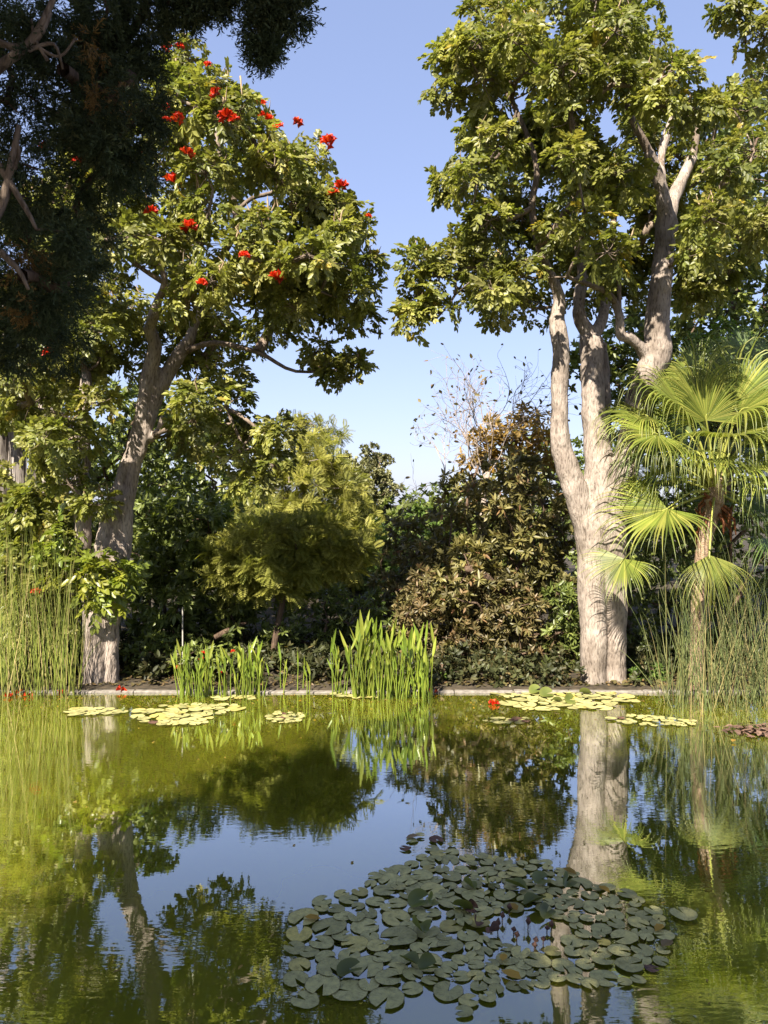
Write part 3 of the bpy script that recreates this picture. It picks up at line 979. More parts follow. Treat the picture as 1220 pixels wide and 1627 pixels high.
# ------------------------------------------------------------------ background trees and shrubs
def bush(name, label, cat, D, base_px, poly, n, r_px, depth, seed, mat, temps, twigs=14, per=9, size=.13, limbs=None, bark='bark_brown', spread=(.4, 1.5), droop=.15, group=None, rmax=.12, gaps=(), flat=.8, shell=.45, crown='crown', extra=(), twigs_on=True, roll=1.0, upb=.2, wood=True):
    rs = np.random.RandomState(seed)
    base = Vector(((base_px - CX) / F * D, D, .04))
    t = thing(name, label, cat, base, group)
    cl = sample_clumps(poly, n, D, depth, r_px, rs, gaps=gaps)
    for (px, py, dd, r) in extra:
        cl.append((np.array(W(px, py, D + dd)), r * (D + dd) / F))
    mb = MB()
    nodes = [base + Vector((0, 0, .3))]
    if limbs:
        nodes = []
        for sp in limbs:
            P, R = smooth_path(*limb_pts(sp, D), n=3)
            R = [r * (1 + .1 * mnoise.noise(p * 2)) for p, r in zip(P, R)]
            mb.tube(P, R, 8)
            nodes += P[len(P) // 2:]
    else:
        mb.tube([base - Vector((0, 0, .1)), base + Vector((0, 0, .35))], [.09, .07], 7)
    bm2 = MB()
    if wood:
        grow(nodes, cl, bm2, .01, .012, rs=rs, rmax=rmax)
    mb.build('trunk', M[bark], t)
    if wood: bm2.build('branches', M[bark], t)
    fr = rosette_leaves(cl, rs, twigs, per, size, spread=spread, droop=droop, flat=flat, shell=shell, upb=upb)
    leaf_part(t, crown, fr, temps, M[mat], rs, roll)
    return t, cl


# A dark glossy shrub left of centre
bush('shrub', 'dense dark glossy shrub behind the flowering tree trunk and left pickerel plants', 'shrub', 15.6, 300,
     [(195, 790), (240, 770), (290, 770), (350, 790), (400, 830), (430, 900), (420, 1000), (430, 1090), (190, 1095), (185, 950)], 70, 34, 1.0, 41, 'dark_leaf', T_NARROW, 16, 12, .20, droop=.3)
# B feathery trees
bush('feathery_tree', 'small feathery yellow-green tree with thin leaning trunk at the kerb', 'tree', 14.6, 432,
     [(325, 890), (370, 835), (430, 805), (500, 805), (570, 840), (612, 880), (575, 915), (500, 945), (440, 965), (380, 960), (330, 930)], 46, 30, .9, 42, 'feather_leaf', T_FEA, 14, 8, .28,
     limbs=[[(430, 1092, 12), (434, 1040, 11), (442, 990, 10), (449, 955, 9), (452, 910, 7), (470, 870, 5)], [(449, 955, 6), (400, 910, 4), (370, 885, 3)], [(452, 920, 5), (490, 890, 4), (530, 870, 3)]], flat=.35, roll=.4, droop=.1)
bush('feathery_tree', 'taller feathery golden-green tree with pale thin stems, behind the small leaning one', 'tree', 25, 495,
     [(425, 720), (450, 680), (500, 685), (535, 705), (562, 745), (590, 800), (622, 870), (600, 920), (540, 950), (440, 940), (380, 900), (350, 820), (390, 740)], 100, 30, 1.6, 43, 'feather_far', T_FEA, 10, 7, .36,
     limbs=[[(495, 1085, 10), (492, 950, 8), (497, 880, 7), (505, 800, 5), (520, 740, 3)], [(497, 880, 5), (540, 830, 4), (555, 800, 3)]], bark='twig_pale', flat=.35, roll=.4, droop=.1)
# thin sprays above it
bush('umbrella_tree', 'sparse flat-topped tree with airy sprays against the sky behind the golden-green tree', 'tree', 27, 510,
     [(455, 660), (500, 655), (560, 690), (555, 720), (460, 720)], 12, 22, .8, 44, 'feather_far', T_FEA, 9, 5, .32, limbs=[[(510, 1080, 8), (508, 800, 6), (505, 720, 4), (500, 690, 3)]], bark='twig_pale', flat=.15, roll=.3,
     extra=[(485, 672, 0, 20), (530, 695, 0, 20)])
# C far tall tree
bush('far_tree', 'tall rounded grey-green tree in the distant gap of sky', 'tree', 32, 600,
     [(570, 720), (585, 700), (615, 710), (635, 750), (640, 790), (632, 850), (620, 900), (560, 900), (520, 850), (500, 760), (520, 725), (548, 715)], 110, 15, 2.0, 45, 'far_leaf', T_DIA, 18, 16, .15, rmax=.2)
# D brown olive tree
bush('olive_tree', 'broad olive-brown leafy tree filling the gap left of the pale right trunk', 'tree', 15.8, 790,
     [(640, 850), (690, 770), (720, 740), (770, 705), (830, 700), (890, 730), (920, 800), (925, 900), (930, 1000), (915, 1090), (640, 1090), (615, 1000), (600, 930), (615, 880)], 120, 36, 1.5, 46, 'olive_leaf', T_NARROW, 17, 13, .165,
     limbs=[[(800, 1090, 20), (815, 980, 16), (860, 920, 12), (895, 880, 8)], [(812, 985, 12), (770, 900, 9), (740, 820, 6), (760, 740, 4)]], gaps=[(690, 740, 20)], rmax=.08, droop=.25, extra=[(628, 872, .6, 30), (612, 925, .6, 30), (645, 835, .5, 28), (610, 970, .5, 28), (625, 1020, .4, 30)])
bush('shrub', 'rusty brown shrub at the foot of the olive-brown tree beside the kerb', 'shrub', 14.5, 760,
     [(640, 900), (700, 880), (800, 900), (880, 940), (915, 1010), (915, 1092), (625, 1092), (615, 980)], 46, 34, .5, 47, 'rust_leaf', T_NARROW, 15, 9, .13, droop=.1)
bush('shrub', 'fresh green upright shrub just left of the pale right trunk', 'shrub', 14.2, 890,
     [(860, 950), (890, 920), (925, 940), (930, 1092), (860, 1092)], 14, 24, .4, 48, 'dark_leaf', T_NARROW, 14, 9, .14)
# F palm-like golden tree behind and the bare tree
bush('dry_tree', 'golden dry-leaved tree top behind the olive-brown tree', 'tree', 19, 810,
     [(740, 690), (770, 660), (830, 640), (880, 665), (900, 720), (880, 760), (780, 760), (720, 740)], 30, 26, .8, 49, 'gold_leaf', T_NARROW, 12, 7, .2, limbs=[[(810, 1080, 14), (812, 850, 10), (815, 720, 7)]], droop=.3)

# E bare tree
rs = np.random.RandomState(77)
bt = thing('bare_tree', 'leafless twiggy tree reaching into the sky above the olive-brown tree', 'tree', Vector(((765 - CX) / F * 17.6, 17.6, .04)))
mb = MB(); tipl = []


def bare(p, d, L, r, depth):
    pts = [p]; n = 4
    for i in range(n):
        d = (d + Vector(rs.normal(0, .17, 3)) + Vector((0, 0, .05))).normalized()
        pts.append(pts[-1] + d * L / n)
    mb.tube(pts, list(np.linspace(r, r * .62, n + 1)), 5 if r > .02 else 3, cap=False)
    if depth == 0:
        tipl.append((np.array(pts[-1]), np.array(d))); return
    for k in range(3 if depth > 1 else 2):
        q = pts[-1] if k == 0 else pts[rs.randint(2, n + 1)]
        dd = (d + Vector(rs.normal(0, .62, 3))).normalized()
        bare(q, dd, L * rs.uniform(.6, .85), r * (.62 if k else .7), depth - 1)


P, R = smooth_path(*limb_pts([(765, 1090, 16), (765, 900, 13), (768, 800, 10), (775, 750, 8)], 17.6), n=3)
mb.tube(P, R, 8)
for (px, py, tx, ty) in [(768, 770, 690, 665), (770, 760, 740, 630), (775, 750, 800, 620), (775, 755, 860, 640), (768, 790, 670, 720), (770, 770, 720, 650), (775, 750, 830, 610)]:
    a = W(px, py, 17.6); c = W(tx, ty, 17.6 + rs.uniform(-1, 1))
    bare(a, (c - a).normalized(), (c - a).length * .55, .019, 4)
mb.build('trunk', M['twig_pale'], bt)
lb = MB()
sel = [t for t in tipl if rs.uniform() < .55]
dd = np.array([t[1] + rs.normal(0, .6, 3) for t in sel]); ll = np.array([t[0] for t in sel])
mats = orient(dd, np.tile((0, 0, 1.0), (len(sel), 1)), 1.5, rs) * rs.uniform(.07, .15, len(sel))[:, None, None]
lb.inst(*T_SIMPLE[1], mats, ll, rs.uniform(0, 1, len(sel)))
lb.build('last_leaves', M['rust_leaf'], bt, kind='stuff')

# G trees behind the right one
bush('dark_tree', 'large dark green tree rising behind the upper right limbs and fan palm', 'tree', 18.5, 1150,
     [(1070, 250), (1130, 150), (1250, 120), (1330, 300), (1320, 600), (1240, 760), (1100, 720), (1050, 640), (1050, 520), (1070, 400)], 135, 42, 2.0, 51, 'dark_leaf', T_SIMPLE, 15, 10, .17,
     limbs=[[(1150, 1080, 30), (1150, 850, 26), (1160, 650, 20), (1170, 450, 14)]], rmax=.2)
bush('dark_tree', 'dark leafy tree seen between the forked pale limbs', 'tree', 17.5, 990,
     [(885, 600), (905, 540), (960, 500), (1000, 480), (1070, 480), (1080, 650), (1060, 760), (980, 720), (925, 660), (900, 650)], 40, 28, 1.0, 52, 'dark_leaf', T_SIMPLE, 13, 9, .16,
     limbs=[[(1000, 1080, 14), (995, 850, 11), (990, 660, 8)]], gaps=[(915, 690, 14)])
bush('pale_green_tree', 'lighter grey-green bushy tree above the fan palm', 'tree', 16.6, 1140,
     [(1080, 530), (1130, 505), (1190, 520), (1240, 560), (1250, 650), (1100, 640), (1075, 580)], 22, 28, .8, 53, 'fresh_leaf', T_SIMPLE, 14, 10, .12, limbs=[[(1140, 1080, 14), (1142, 800, 11), (1145, 620, 8)]])
bush('shrub', 'dark understorey shrub behind the fan palm trunk', 'shrub', 15.2, 1110,
     [(990, 830), (1030, 720), (1120, 670), (1260, 690), (1280, 1092), (985, 1092)], 85, 38, .7, 54, 'dark_leaf', T_NARROW, 15, 10, .15)
bush('shrub', 'small bright green leafy shrub right of the pale trunk at the kerb', 'shrub', 13.5, 1022,
     [(995, 1062), (1020, 1050), (1050, 1055), (1062, 1075), (1058, 1094), (995, 1094)], 14, 14, .25, 55, 'fresh_leaf', T_SIMPLE, 12, 8, .08)
# left side fig with hanging roots
fig = thing('fig_tree', 'grey trunk bundle of a fig tree with hanging roots behind the left reeds', 'tree', Vector(((55 - CX) / F * 17.5, 17.5, .04)))
mb = MB()
rsf = np.random.RandomState(9)
for k, (px, tx, wd) in enumerate([(10, 0, 40), (38, 30, 30), (62, 78, 36), (92, 100, 26), (75, 60, 22), (25, 20, 22), (115, 125, 20)]):
    P, R = smooth_path(*limb_pts([(px, 1080, wd, k * .08), (px + rsf.uniform(-6, 6), 900, wd * .9, k * .08), (tx, 750, wd * .8, 0), (tx + rsf.uniform(-20, 20), 600, wd * .6, 0), (tx + rsf.uniform(-40, 40), 480, wd * .4, 0)], 17.5), n=3)
    mb.tube(P, R, 9)
mb.build('trunk', M['bark_grey'], fig)
mb = MB()
for k in range(60):
    px = rsf.uniform(-10, 130); d = 17.2 + rsf.uniform(-.3, .3); y0 = rsf.uniform(560, 700); y1 = y0 + rsf.uniform(80, 260)
    mb.tube([W(px, y0, d), W(px + rsf.uniform(-4, 4), (y0 + y1) / 2, d), W(px + rsf.uniform(-6, 6), y1, d)], [.012, .01, .006], 3, cap=False)
mb.build('hanging_roots', M['bark_grey'], fig, kind='stuff')
rs = np.random.RandomState(19)
cl = sample_clumps([(-60, 560), (150, 540), (150, 640), (130, 660), (-60, 660)], 16, 17, 1.2, 36, rs) + sample_clumps([(-60, 720), (30, 730), (130, 800), (140, 960), (130, 1090), (-60, 1090)], 40, 16.5, .6, 34, rs)
fr = rosette_leaves(cl, rs, 13, 9, .17)
leaf_part(fig, 'crown', fr, T_SIMPLE, M['tulip_leaf'], rs, 1.0)
# leafy bough of the flowering tree's neighbour between trunk and reeds
bush('shrub', 'light green shrub with feathered leaves between the left reeds and the leaning trunk', 'shrub', 13.7, 95,
     [(30, 790), (70, 740), (120, 760), (130, 860), (125, 1000), (100, 1090), (10, 1090), (0, 900)], 26, 32, .5, 56, 'tulip_leaf', T_PIN, 7, 5, .36, spread=(.4, 1.3), droop=.3, roll=.5)
bush('dark_tree', 'dark green tree filling the space behind the leaning pale trunk', 'tree', 18.8, 230,
     [(120, 620), (200, 590), (280, 600), (330, 680), (400, 760), (420, 860), (400, 980), (150, 980), (110, 800)], 70, 36, 1.3, 61, 'dark_leaf', T_SIMPLE, 14, 10, .17,
     limbs=[[(235, 1075, 16), (232, 900, 13), (228, 780, 9)]])
bush('dark_tree', 'dark green tree low behind the golden-green feathery tree', 'tree', 27.5, 560,
     [(420, 860), (500, 820), (600, 830), (650, 860), (680, 930), (680, 1040), (400, 1040), (400, 930)], 60, 30, 1.3, 62, 'dark_leaf', T_DIA, 14, 11, .2,
     limbs=[[(560, 1045, 10), (560, 960, 8), (558, 900, 6)]])
bush('shrub', 'sunlit mid-green bush deep in the gap between the golden-green and olive-brown trees', 'shrub', 23, 640,
     [(560, 870), (590, 830), (640, 800), (690, 790), (720, 830), (720, 1000), (560, 1000)], 34, 26, .9, 63, 'fresh_leaf', T_SIMPLE, 14, 10, .15)
# understorey along the kerb
bush('shrub', 'dark low shrub between the leaning thin trunk and the tall pickerel clump', 'shrub', 15.2, 510,
     [(400, 1000), (440, 930), (520, 910), (600, 930), (640, 980), (650, 1092), (400, 1092)], 44, 32, .6, 57, 'dark_leaf', T_NARROW, 15, 10, .14)
bush('shrub', 'low dark shrub with glossy leaves right behind the left pickerel plants', 'shrub', 13.9, 270,
     [(195, 1030), (240, 1000), (300, 1010), (360, 1030), (400, 1050), (405, 1094), (195, 1094)], 24, 20, .3, 58, 'dark_leaf', T_SIMPLE, 12, 8, .12)
bush('shrub', 'small yellow-green leafy shrub at the kerb right of the tall pickerel clump', 'shrub', 13.5, 706,
     [(685, 1066), (705, 1055), (722, 1068), (720, 1092), (684, 1092)], 8, 13, .15, 59, 'fresh_leaf', T_SIMPLE, 9, 6, .1)
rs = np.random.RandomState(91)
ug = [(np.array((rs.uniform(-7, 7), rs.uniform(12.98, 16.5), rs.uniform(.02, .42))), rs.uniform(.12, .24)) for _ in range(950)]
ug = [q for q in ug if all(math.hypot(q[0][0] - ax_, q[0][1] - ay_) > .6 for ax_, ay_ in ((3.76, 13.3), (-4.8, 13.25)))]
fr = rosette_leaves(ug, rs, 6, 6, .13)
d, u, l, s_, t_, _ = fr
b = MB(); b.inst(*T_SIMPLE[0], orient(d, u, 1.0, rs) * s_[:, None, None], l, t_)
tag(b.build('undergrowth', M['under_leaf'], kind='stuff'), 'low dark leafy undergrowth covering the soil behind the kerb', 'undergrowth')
# far wood that closes the view low down behind everything
rs = np.random.RandomState(90)
far = []
for (x0, x1, y0) in [(-34, -22, 8), (-24, -14, 9), (-16, -10, 9), (-11, -6, 6.5), (-7, -3, 3.6), (-3, 2, 2.6), (1, 6, 3.4), (5, 10, 5.5), (9, 18, 9), (16, 30, 10)]:
    for k in range(60):
        far.append((np.array((rs.uniform(x0, x1), 30 + rs.uniform(-1.5, 2), rs.uniform(0.3, y0))), rs.uniform(.8, 1.3)))
fr = rosette_leaves(far, rs, 14, 10, .26, spread=(.4, 1.5))
wood = leaf_part(None, 'far_wood', fr, T_DIA, M['dark_leaf'], rs, 1.0) if False else None
d, u, l, s_, t_, _ = fr
mats = orient(d, u, 1.0, rs) * s_[:, None, None]
b = MB(); b.inst(*T_DIA[0], mats, l, t_)
tag(b.build('far_wood', M['dark_leaf'], kind='stuff'), 'dark mass of woodland closing the view behind the garden trees', 'woodland')

# ------------------------------------------------------------------ cypress overhanging at the upper left
cy_root = Vector((-4.9, .2, 1.45))
cyp = thing('cypress_tree', 'dark shaded cypress overhanging the upper left corner', 'tree', cy_root)
rs = np.random.RandomState(64)
vis = [(-20, 60), (40, 40), (100, 20), (170, 10), (215, 45), (235, 85), (228, 130), (232, 170), (200, 205), (190, 260), (205, 285), (170, 235), (120, 150), (60, 120), (150, 100), (30, 180), (90, 200), (20, 250), (150, 280), (120, 330), (140, 375), (90, 380), (50, 320), (0, 330), (110, 430), (70, 450), (30, 480), (85, 500), (40, 535), (0, 520), (-40, 420), (-40, 200), (180, 60), (130, 60), (80, 90), (205, 120), (180, 160), (140, 190), (60, 500), (10, 560), (90, 545), (230, 30), (130, 410), (-30, 500), (-30, 300), (20, 120), (10, 10), (60, 60), (110, 80), (150, 20), (200, 70), (160, 130), (110, 190), (60, 270), (30, 350), (110, 370), (40, 410), (20, 480), (60, 460), (100, 460), (150, 210)]
cl = []
for px, py in vis:
    d = rs.uniform(3.7, 4.5)
    cl.append((np.array(W(px, py, d)), rs.uniform(.11, .17)))
for px, py, r in [(420, 15, .10), (445, 5, .12), (410, 40, .08), (425, 68, .07), (465, 20, .08), (340, 4, .06), (300, 14, .06), (270, 4, .06), (350, -30, .10), (400, -20, .13), (450, -30, .15), (300, -30, .2), (395, -60, .2), (240, -30, .2), (170, -40, .25), (415, 84, .04)]:
    cl.append((np.array(W(px, py, 4.0)), r * .7))
nvis = len(cl)
# unseen rest of the crown, with lobes added behind to shade the near pond
hid = []
for k in range(640):
    lobe = k % 7
    if lobe < 2:   z, rad, cx_, cy_ = rs.uniform(4.6, 8.0), 2.0, -2.7, 1.6
    elif lobe < 3: z, rad, cx_, cy_ = rs.uniform(4.8, 8.0), 2.0, -5.0, -2.5
    else:
        z = rs.uniform(5.0, 11.5); rad = 4.2 * (1 - ((z - 5.0) / 9.5) ** 1.6) + .3; cx_, cy_ = -1.3, -2.9
    a = rs.uniform(0, 6.283); q = rad * math.sqrt(rs.uniform(.03, 1))
    p = np.array((cx_ + q * math.cos(a), cy_ + q * math.sin(a), z))
    if lobe >= 3 and -4.6 < p[0] < -1.7 and rs.uniform() < .62: continue  # added shade lobe thinned here so sun flecks reach the near pads
    if p[1] > .4:
        yy = p[1] + 1.0
        qx = (p[0] + 1.1) / yy * F + CX; qy = CY - (p[2] - 1.1 - H) / yy * F
        if qx > -10 and qy > -10: continue
    hid.append((p, rs.uniform(.45, .7)))
mb = MB()
tr = [cy_root + Vector((0, 0, -.2)), cy_root + Vector((.1, .1, 2)), cy_root + Vector((.2, .4, 5)), cy_root + Vector((.2, .8, 8)), cy_root + Vector((.2, .9, 11))]
mb.tube(tr, [.42, .34, .27, .17, .05], 10)
bm = MB()
tnodes = smooth_path(tr, [1] * 5, 5)[0][6:]
nodes = []
boughs = [[(-120, 200, 26), (-20, 120, 20), (45, 70, 14), (75, 20, 10), (95, -30, 8)], [(-60, 420, 22), (0, 330, 16), (18, 260, 12), (30, 200, 8)], [(-10, 250, 12), (40, 330, 8), (58, 365, 5)], [(45, 80, 8), (85, 70, 6), (100, 110, 4)], [(-60, -60, 20), (120, -60, 16), (280, -40, 10), (400, -10, 5)]]
bb = MB()
boughs += [[(75, 95, 7), (55, 60, 5), (50, 30, 4)], [(60, 75, 7), (95, 90, 5), (120, 60, 4)], [(10, 290, 8), (30, 250, 6), (25, 215, 4)], [(0, 400, 12), (30, 430, 8), (45, 460, 5)], [(-20, 60, 14), (25, 75, 12), (60, 60, 9), (80, 20, 7)]]
for sp in boughs:
    P, R = smooth_path(*limb_pts(sp, 3.62), n=4)
    R = [r * (1 + .15 * mnoise.noise(p * 9)) for p, r in zip(P, R)]
    bb.tube(P, R, 8); nodes += P
grow(nodes, cl, bm, .006, .006, rs=rs, rmax=.03)
grow(tnodes, hid, bm, .012, .010, rs=rs, rmax=.12)
mb.build('trunk', M['bark_brown'], cyp)
bb.build('boughs', M['bark_branch'], cyp)
bm.build('branches', M['bark_brown'], cyp)
fd = rosette_leaves([(np.array(W(px, py, 3.75)), .09) for px, py in ((172, 155), (185, 165), (40, 425), (22, 475), (45, 395), (140, 62))], rs, 6, 4, .11, flat=.9, upb=-.3, droop=.8)
leaf_part(cyp, 'dry_sprays', fd, T_CON, M['dry_conifer'], rs, 1.5)
f1 = rosette_leaves(cl, rs, 15, 7, .135, flat=.9, upb=-.15, droop=.55, spread=(.2, 1.3), shell=.25)
leaf_part(cyp, 'crown', f1, T_CON, M['conifer_leaf'], rs, 1.5)
f2 = rosette_leaves(hid, rs, 7, 3, .95, flat=.9, upb=-.1, droop=.4, spread=(.2, 1.3), shell=.3)
leaf_part(cyp, 'unseen_shade_crown', f2, T_CON_FAR, M['conifer_leaf'], rs, 1.5)  # out-of-view foliage added for the shade it casts

# ------------------------------------------------------------------ fan palm
PD = 12.75
palm = thing('fan_palm', 'fan palm with drooping yellow-green fronds behind the right reeds', 'palm tree', Vector(((1108 - CX) / F * PD, PD, .04)))
mb = MB()
P, R = smooth_path(*limb_pts([(1106, 1100, 26), (1107, 1040, 22), (1108, 960, 20), (1114, 890, 20), (1124, 840, 24), (1134, 800, 30), (1138, 770, 22), (1140, 745, 12)], PD), n=6)
R = [r * (1 + .06 * math.sin(i * 2.1)) for i, r in enumerate(R)]
mb.tube(P, R, 12)
mb.build('trunk', M['bark_palm'], palm)
CR = W(1136, 790, PD)
mb = MB(); rp = random.Random(8)
for k in range(26):
    a = rp.uniform(0, 6.283); h = rp.uniform(-.45, .12)
    p0 = CR + Vector((math.cos(a) * .1, math.sin(a) * .1, h))
    dn = rp.random() < .4
    p2 = p0 + Vector((math.cos(a) * .2, math.sin(a) * .2, -.42 if dn else .16)) * rp.uniform(.6, 1.1)
    mb = MB()
    mb.tube([p0, (p0 + p2) / 2 + Vector((math.cos(a) * .08, math.sin(a) * .08, .03)), p2], [.03, .024, .010], 5)
    mb.build('leaf_base', M['palm_boot'], palm)


def frond(hub, axis, up, R, span=2.1, nseg=36, split=.5, droop=1.0, mat='palm_leaf', seed=0, start=None, sag=.25):
    r = random.Random(seed)
    axis = Vector(axis).normalized(); up = Vector(up)
    up = (up - axis * up.dot(axis)).normalized()
    side = axis.cross(up)
    b = MB()
    dth = 2 * span / nseg
    g = Vector((0, 0, -1))
    n = 10
    for k in range(nseg):
        th = -span + (k + .5) * dth
        d = (axis * math.cos(th) + side * math.sin(th) - up * .10 * math.cos(th) + up * .22 * abs(math.sin(th))).normalized()
        L = R * (.8 + .2 * math.cos(th * .7)) * r.uniform(.85, 1.12)
        p = hub.copy(); V = []; tn = r.uniform(0, 1)
        lt_ = side * math.cos(th) - axis * math.sin(th)
        kd = droop * r.uniform(.7, 1.3)
        jit = Vector((r.uniform(-1, 1), r.uniform(-1, 1), r.uniform(-.4, .2))) * .17
        for i in range(n + 1):
            t = i / n
            wj = math.tan(dth / 2) * L
            w_ = (wj * t * 1.03 if t < split else wj * split * max(.02, 1 - (t - split) / (1.02 - split)) ** 1.2 * .85)
            nn = lt_.cross(d).normalized()
            V += [tuple(p - lt_ * w_ - nn * w_ * .35), tuple(p + nn * w_ * .25), tuple(p + lt_ * w_ - nn * w_ * .35)]
            s = max(0, t - split * .8)
            d = (d + g * kd * (s ** 1.1) * .72 + jit * (t > split) * .5 + g * sag * .02).normalized()
            l2 = lt_ - d * lt_.dot(d)
            if l2.length > .05: lt_ = l2.normalized()
            p = p + d * (L / n)
        Fq = []
        for i in range(n):
            a = i * 3
            Fq += [(a, a + 1, a + 4, a + 3), (a + 1, a + 2, a + 5, a + 4)]
        b.add(V, Fq, tn)
    o = b.build('frond', M[mat], palm)
    st = start or CR + Vector((0, 0, .08))
    mid = (st + hub) / 2 + Vector((0, 0, .12 * (hub - st).length))
    pb = MB()
    P, R_ = smooth_path([st, mid, hub, hub + axis * R * .12], [.026, .018, .013, .004], 5)
    pb.tube(P, R_, 6)
    q = pb.build('stalk', M['petiole'], o)
    return o


def pr(px): return px * PD / F


FR = [  # hub px, py, dD, axis, up, R px, droop, mat, span, split
    (1122, 668, -.35, (-.05, -.30, 1), (0, -1, -.1), 92, .8, 'palm_leaf', 1.7, .55),
    (1085, 650, -.2, (-.7, -.4, .55), (-.2, -.6, .8), 150, 2.4, 'palm_leaf', 1.9, .4),
    (1165, 645, -.2, (.55, -.4, .7), (.2, -.7, .6), 150, 2.2, 'palm_leaf', 1.9, .4),
    (1030, 662, 0, (-1, -.1, .15), (0, -.5, 1), 120, 2.6, 'palm_leaf', 1.7, .42),
    (1045, 690, -.5, (-.8, -.6, -.1), (0, -.7, .8), 140, 2.4, 'palm_leaf', 1.6, .36),
    (1150, 695, -.7, (.1, -.9, .1), (0, -.6, .9), 140, 2.4, 'palm_leaf', 2.0, .38),
    (1195, 690, -.3, (.9, -.3, .3), (0, -.4, 1), 150, 2.2, 'palm_leaf', 1.9, .38),
    (1110, 605, .3, (-.2, .1, 1), (-.1, -1, .3), 120, 2.4, 'palm_leaf', 1.9, .42),
    (1160, 600, .4, (.25, .2, 1), (.1, -1, .3), 120, 2.4, 'palm_leaf', 1.9, .42),
    (1190, 620, .2, (.5, .1, .7), (.2, -.6, .6), 140, 2.6, 'palm_leaf_dark', 2.0, .36),
    (1070, 625, .3, (-.6, .1, .7), (-.3, -.5, .8), 140, 2.6, 'palm_leaf', 1.9, .38),
    (1060, 808, -.45, (-.85, -.25, -.25), (-.05, -.45, .9), 145, 1.3, 'palm_leaf', 1.75, .5),
    (992, 888, -.55, (-.5, -.35, -.55), (-.3, -.6, .7), 88, .9, 'palm_leaf', 1.6, .48),
    (1127, 882, -.7, (.05, -.3, -1.2), (0, -1, .3), 108, 1.3, 'palm_leaf', 1.15, .36),
    (1030, 770, .15, (-.9, -.2, .15), (0, -.5, 1), 72, 1.8, 'palm_leaf', 1.5, .46),
    (1205, 760, -.35, (.7, -.5, .2), (0, -.5, 1), 145, 2.2, 'palm_leaf', 1.9, .38),
    (1222, 855, .1, (.5, -.3, -.4), (.2, -.6, .7), 140, 1.6, 'palm_leaf_dark', 1.9, .4),
    (1190, 570, .9, (.2, .3, 1), (.1, -1, .3), 120, 2.4, 'palm_leaf_dark', 1.8, .4),
    (1045, 705, .35, (-.6, .3, -.1), (0, -.5, 1), 150, 2.4, 'palm_leaf_dark', 1.8, .36),
    (1110, 720, .5, (-.3, .5, .2), (0, -.5, 1), 150, 2.4, 'palm_leaf_dark', 2.0, .36),
    (1180, 720, .5, (.4, .5, .2), (0, -.5, 1), 150, 2.4, 'palm_leaf_dark', 2.0, .36),
    (1090, 715, -.5, (-.4, -.7, .0), (0, -.5, 1), 120, 2.6, 'palm_leaf', 1.8, .36),
    (1110, 640, 0, (-.3, -.2, .9), (-.2, -.9, .2), 130, 2.4, 'palm_leaf', 1.6, .38),
    (1175, 655, -.5, (.5, -.6, .35), (.1, -.6, .8), 140, 2.6, 'palm_leaf', 1.8, .36),
    (1065, 740, .1, (-.8, .0, -.2), (0, -.4, 1), 120, 2.2, 'palm_leaf', 1.7, .38),
    (1205, 640, .1, (.8, .0, .5), (.1, -.5, .8), 150, 2.4, 'palm_leaf_dark', 1.9, .36),
    (1095, 690, .2, (-.5, .1, .5), (-.2, -.6, .7), 130, 2.6, 'palm_leaf_dark', 1.8, .34),
    (1130, 730, -.6, (-.1, -.9, -.1), (0, -.5, .9), 120, 2.8, 'palm_leaf', 1.7, .34),
    (1060, 700, -.2, (-.9, -.3, .3), (0, -.5, .9), 130, 2.8, 'palm_leaf', 1.7, .34),
    (1180, 740, -.4, (.6, -.6, .0), (0, -.5, .9), 130, 2.8, 'palm_leaf', 1.7, .34),
    (1085, 760, .3, (-.7, .3, -.1), (0, -.4, 1), 120, 2.4, 'palm_leaf_dark', 1.8, .34),
    (1150, 640, .3, (.1, .2, 1), (0, -1, .2), 125, 2.6, 'palm_leaf', 1.9, .36),
    (1175, 790, .1, (.8, -.2, -.3), (0, -.5, .9), 120, 2.2, 'palm_leaf_dark', 1.7, .38),
]
for k, (px, py, dd, ax, up, R_, dr, mt, sp, spl) in enumerate(FR):
    frond(W(px, py, PD + dd), ax, up, pr(R_) * .9, sp, 50, spl, dr, mt, 100 + k)


# ------------------------------------------------------------------ reeds
def reeds(name, label, cx_px, base_py, spread_px, spread_y, n, hmin, hmax, mat, seed, lean=.12, wd=.007, arch=.2, heads=0):
    r = random.Random(seed)
    c = G(cx_px, base_py)
    t = thing(name, label, 'reeds', c)
    b = MB(); hb = MB()
    for k in range(n):
        u = r.uniform(-1, 1)
        p = c + Vector((u * spread_px / F * c.y, r.uniform(-1, 1) * spread_y, -.06))
        h = r.uniform(hmin, hmax) * (1 - .12 * abs(u))
        d = Vector((r.gauss(0, lean), r.gauss(0, lean), 1)).normalized()
        a = r.random() ** 2 * arch * 2
        ad = Vector((r.uniform(-1, 1), r.uniform(-1, 1), 0)).normalized()
        pts = []; q = p.copy(); m = 8
        for i in range(m + 1):
            pts.append(q.copy())
            d = (d + ad * a * .12 * (i / m) + Vector((0, 0, -1)) * a * .14 * (i / m) ** 2).normalized()
            q += d * h / m
        w0 = wd * r.uniform(.7, 1.3)
        b.tube(pts, [w0 * (1 - .8 * (i / m) ** 1.5) for i in range(m + 1)], 3, tint=r.random() ** .9, cap=False)
        if heads and r.random() < heads:
            e = pts[-1]
            for j in range(10):
                dd = Vector((r.gauss(0, .8), r.gauss(0, .8), r.uniform(-.3, .8))).normalized()
                hb.tube([e, e + dd * .1, e + dd * .17 + Vector((0, 0, -.05))], [.003, .003, .002], 3, tint=.9, cap=False)
    b.build('stems', M[mat], t, kind='stuff')
    if hb.n: hb.build('seed_heads', M[mat], t, kind='stuff')
    return t


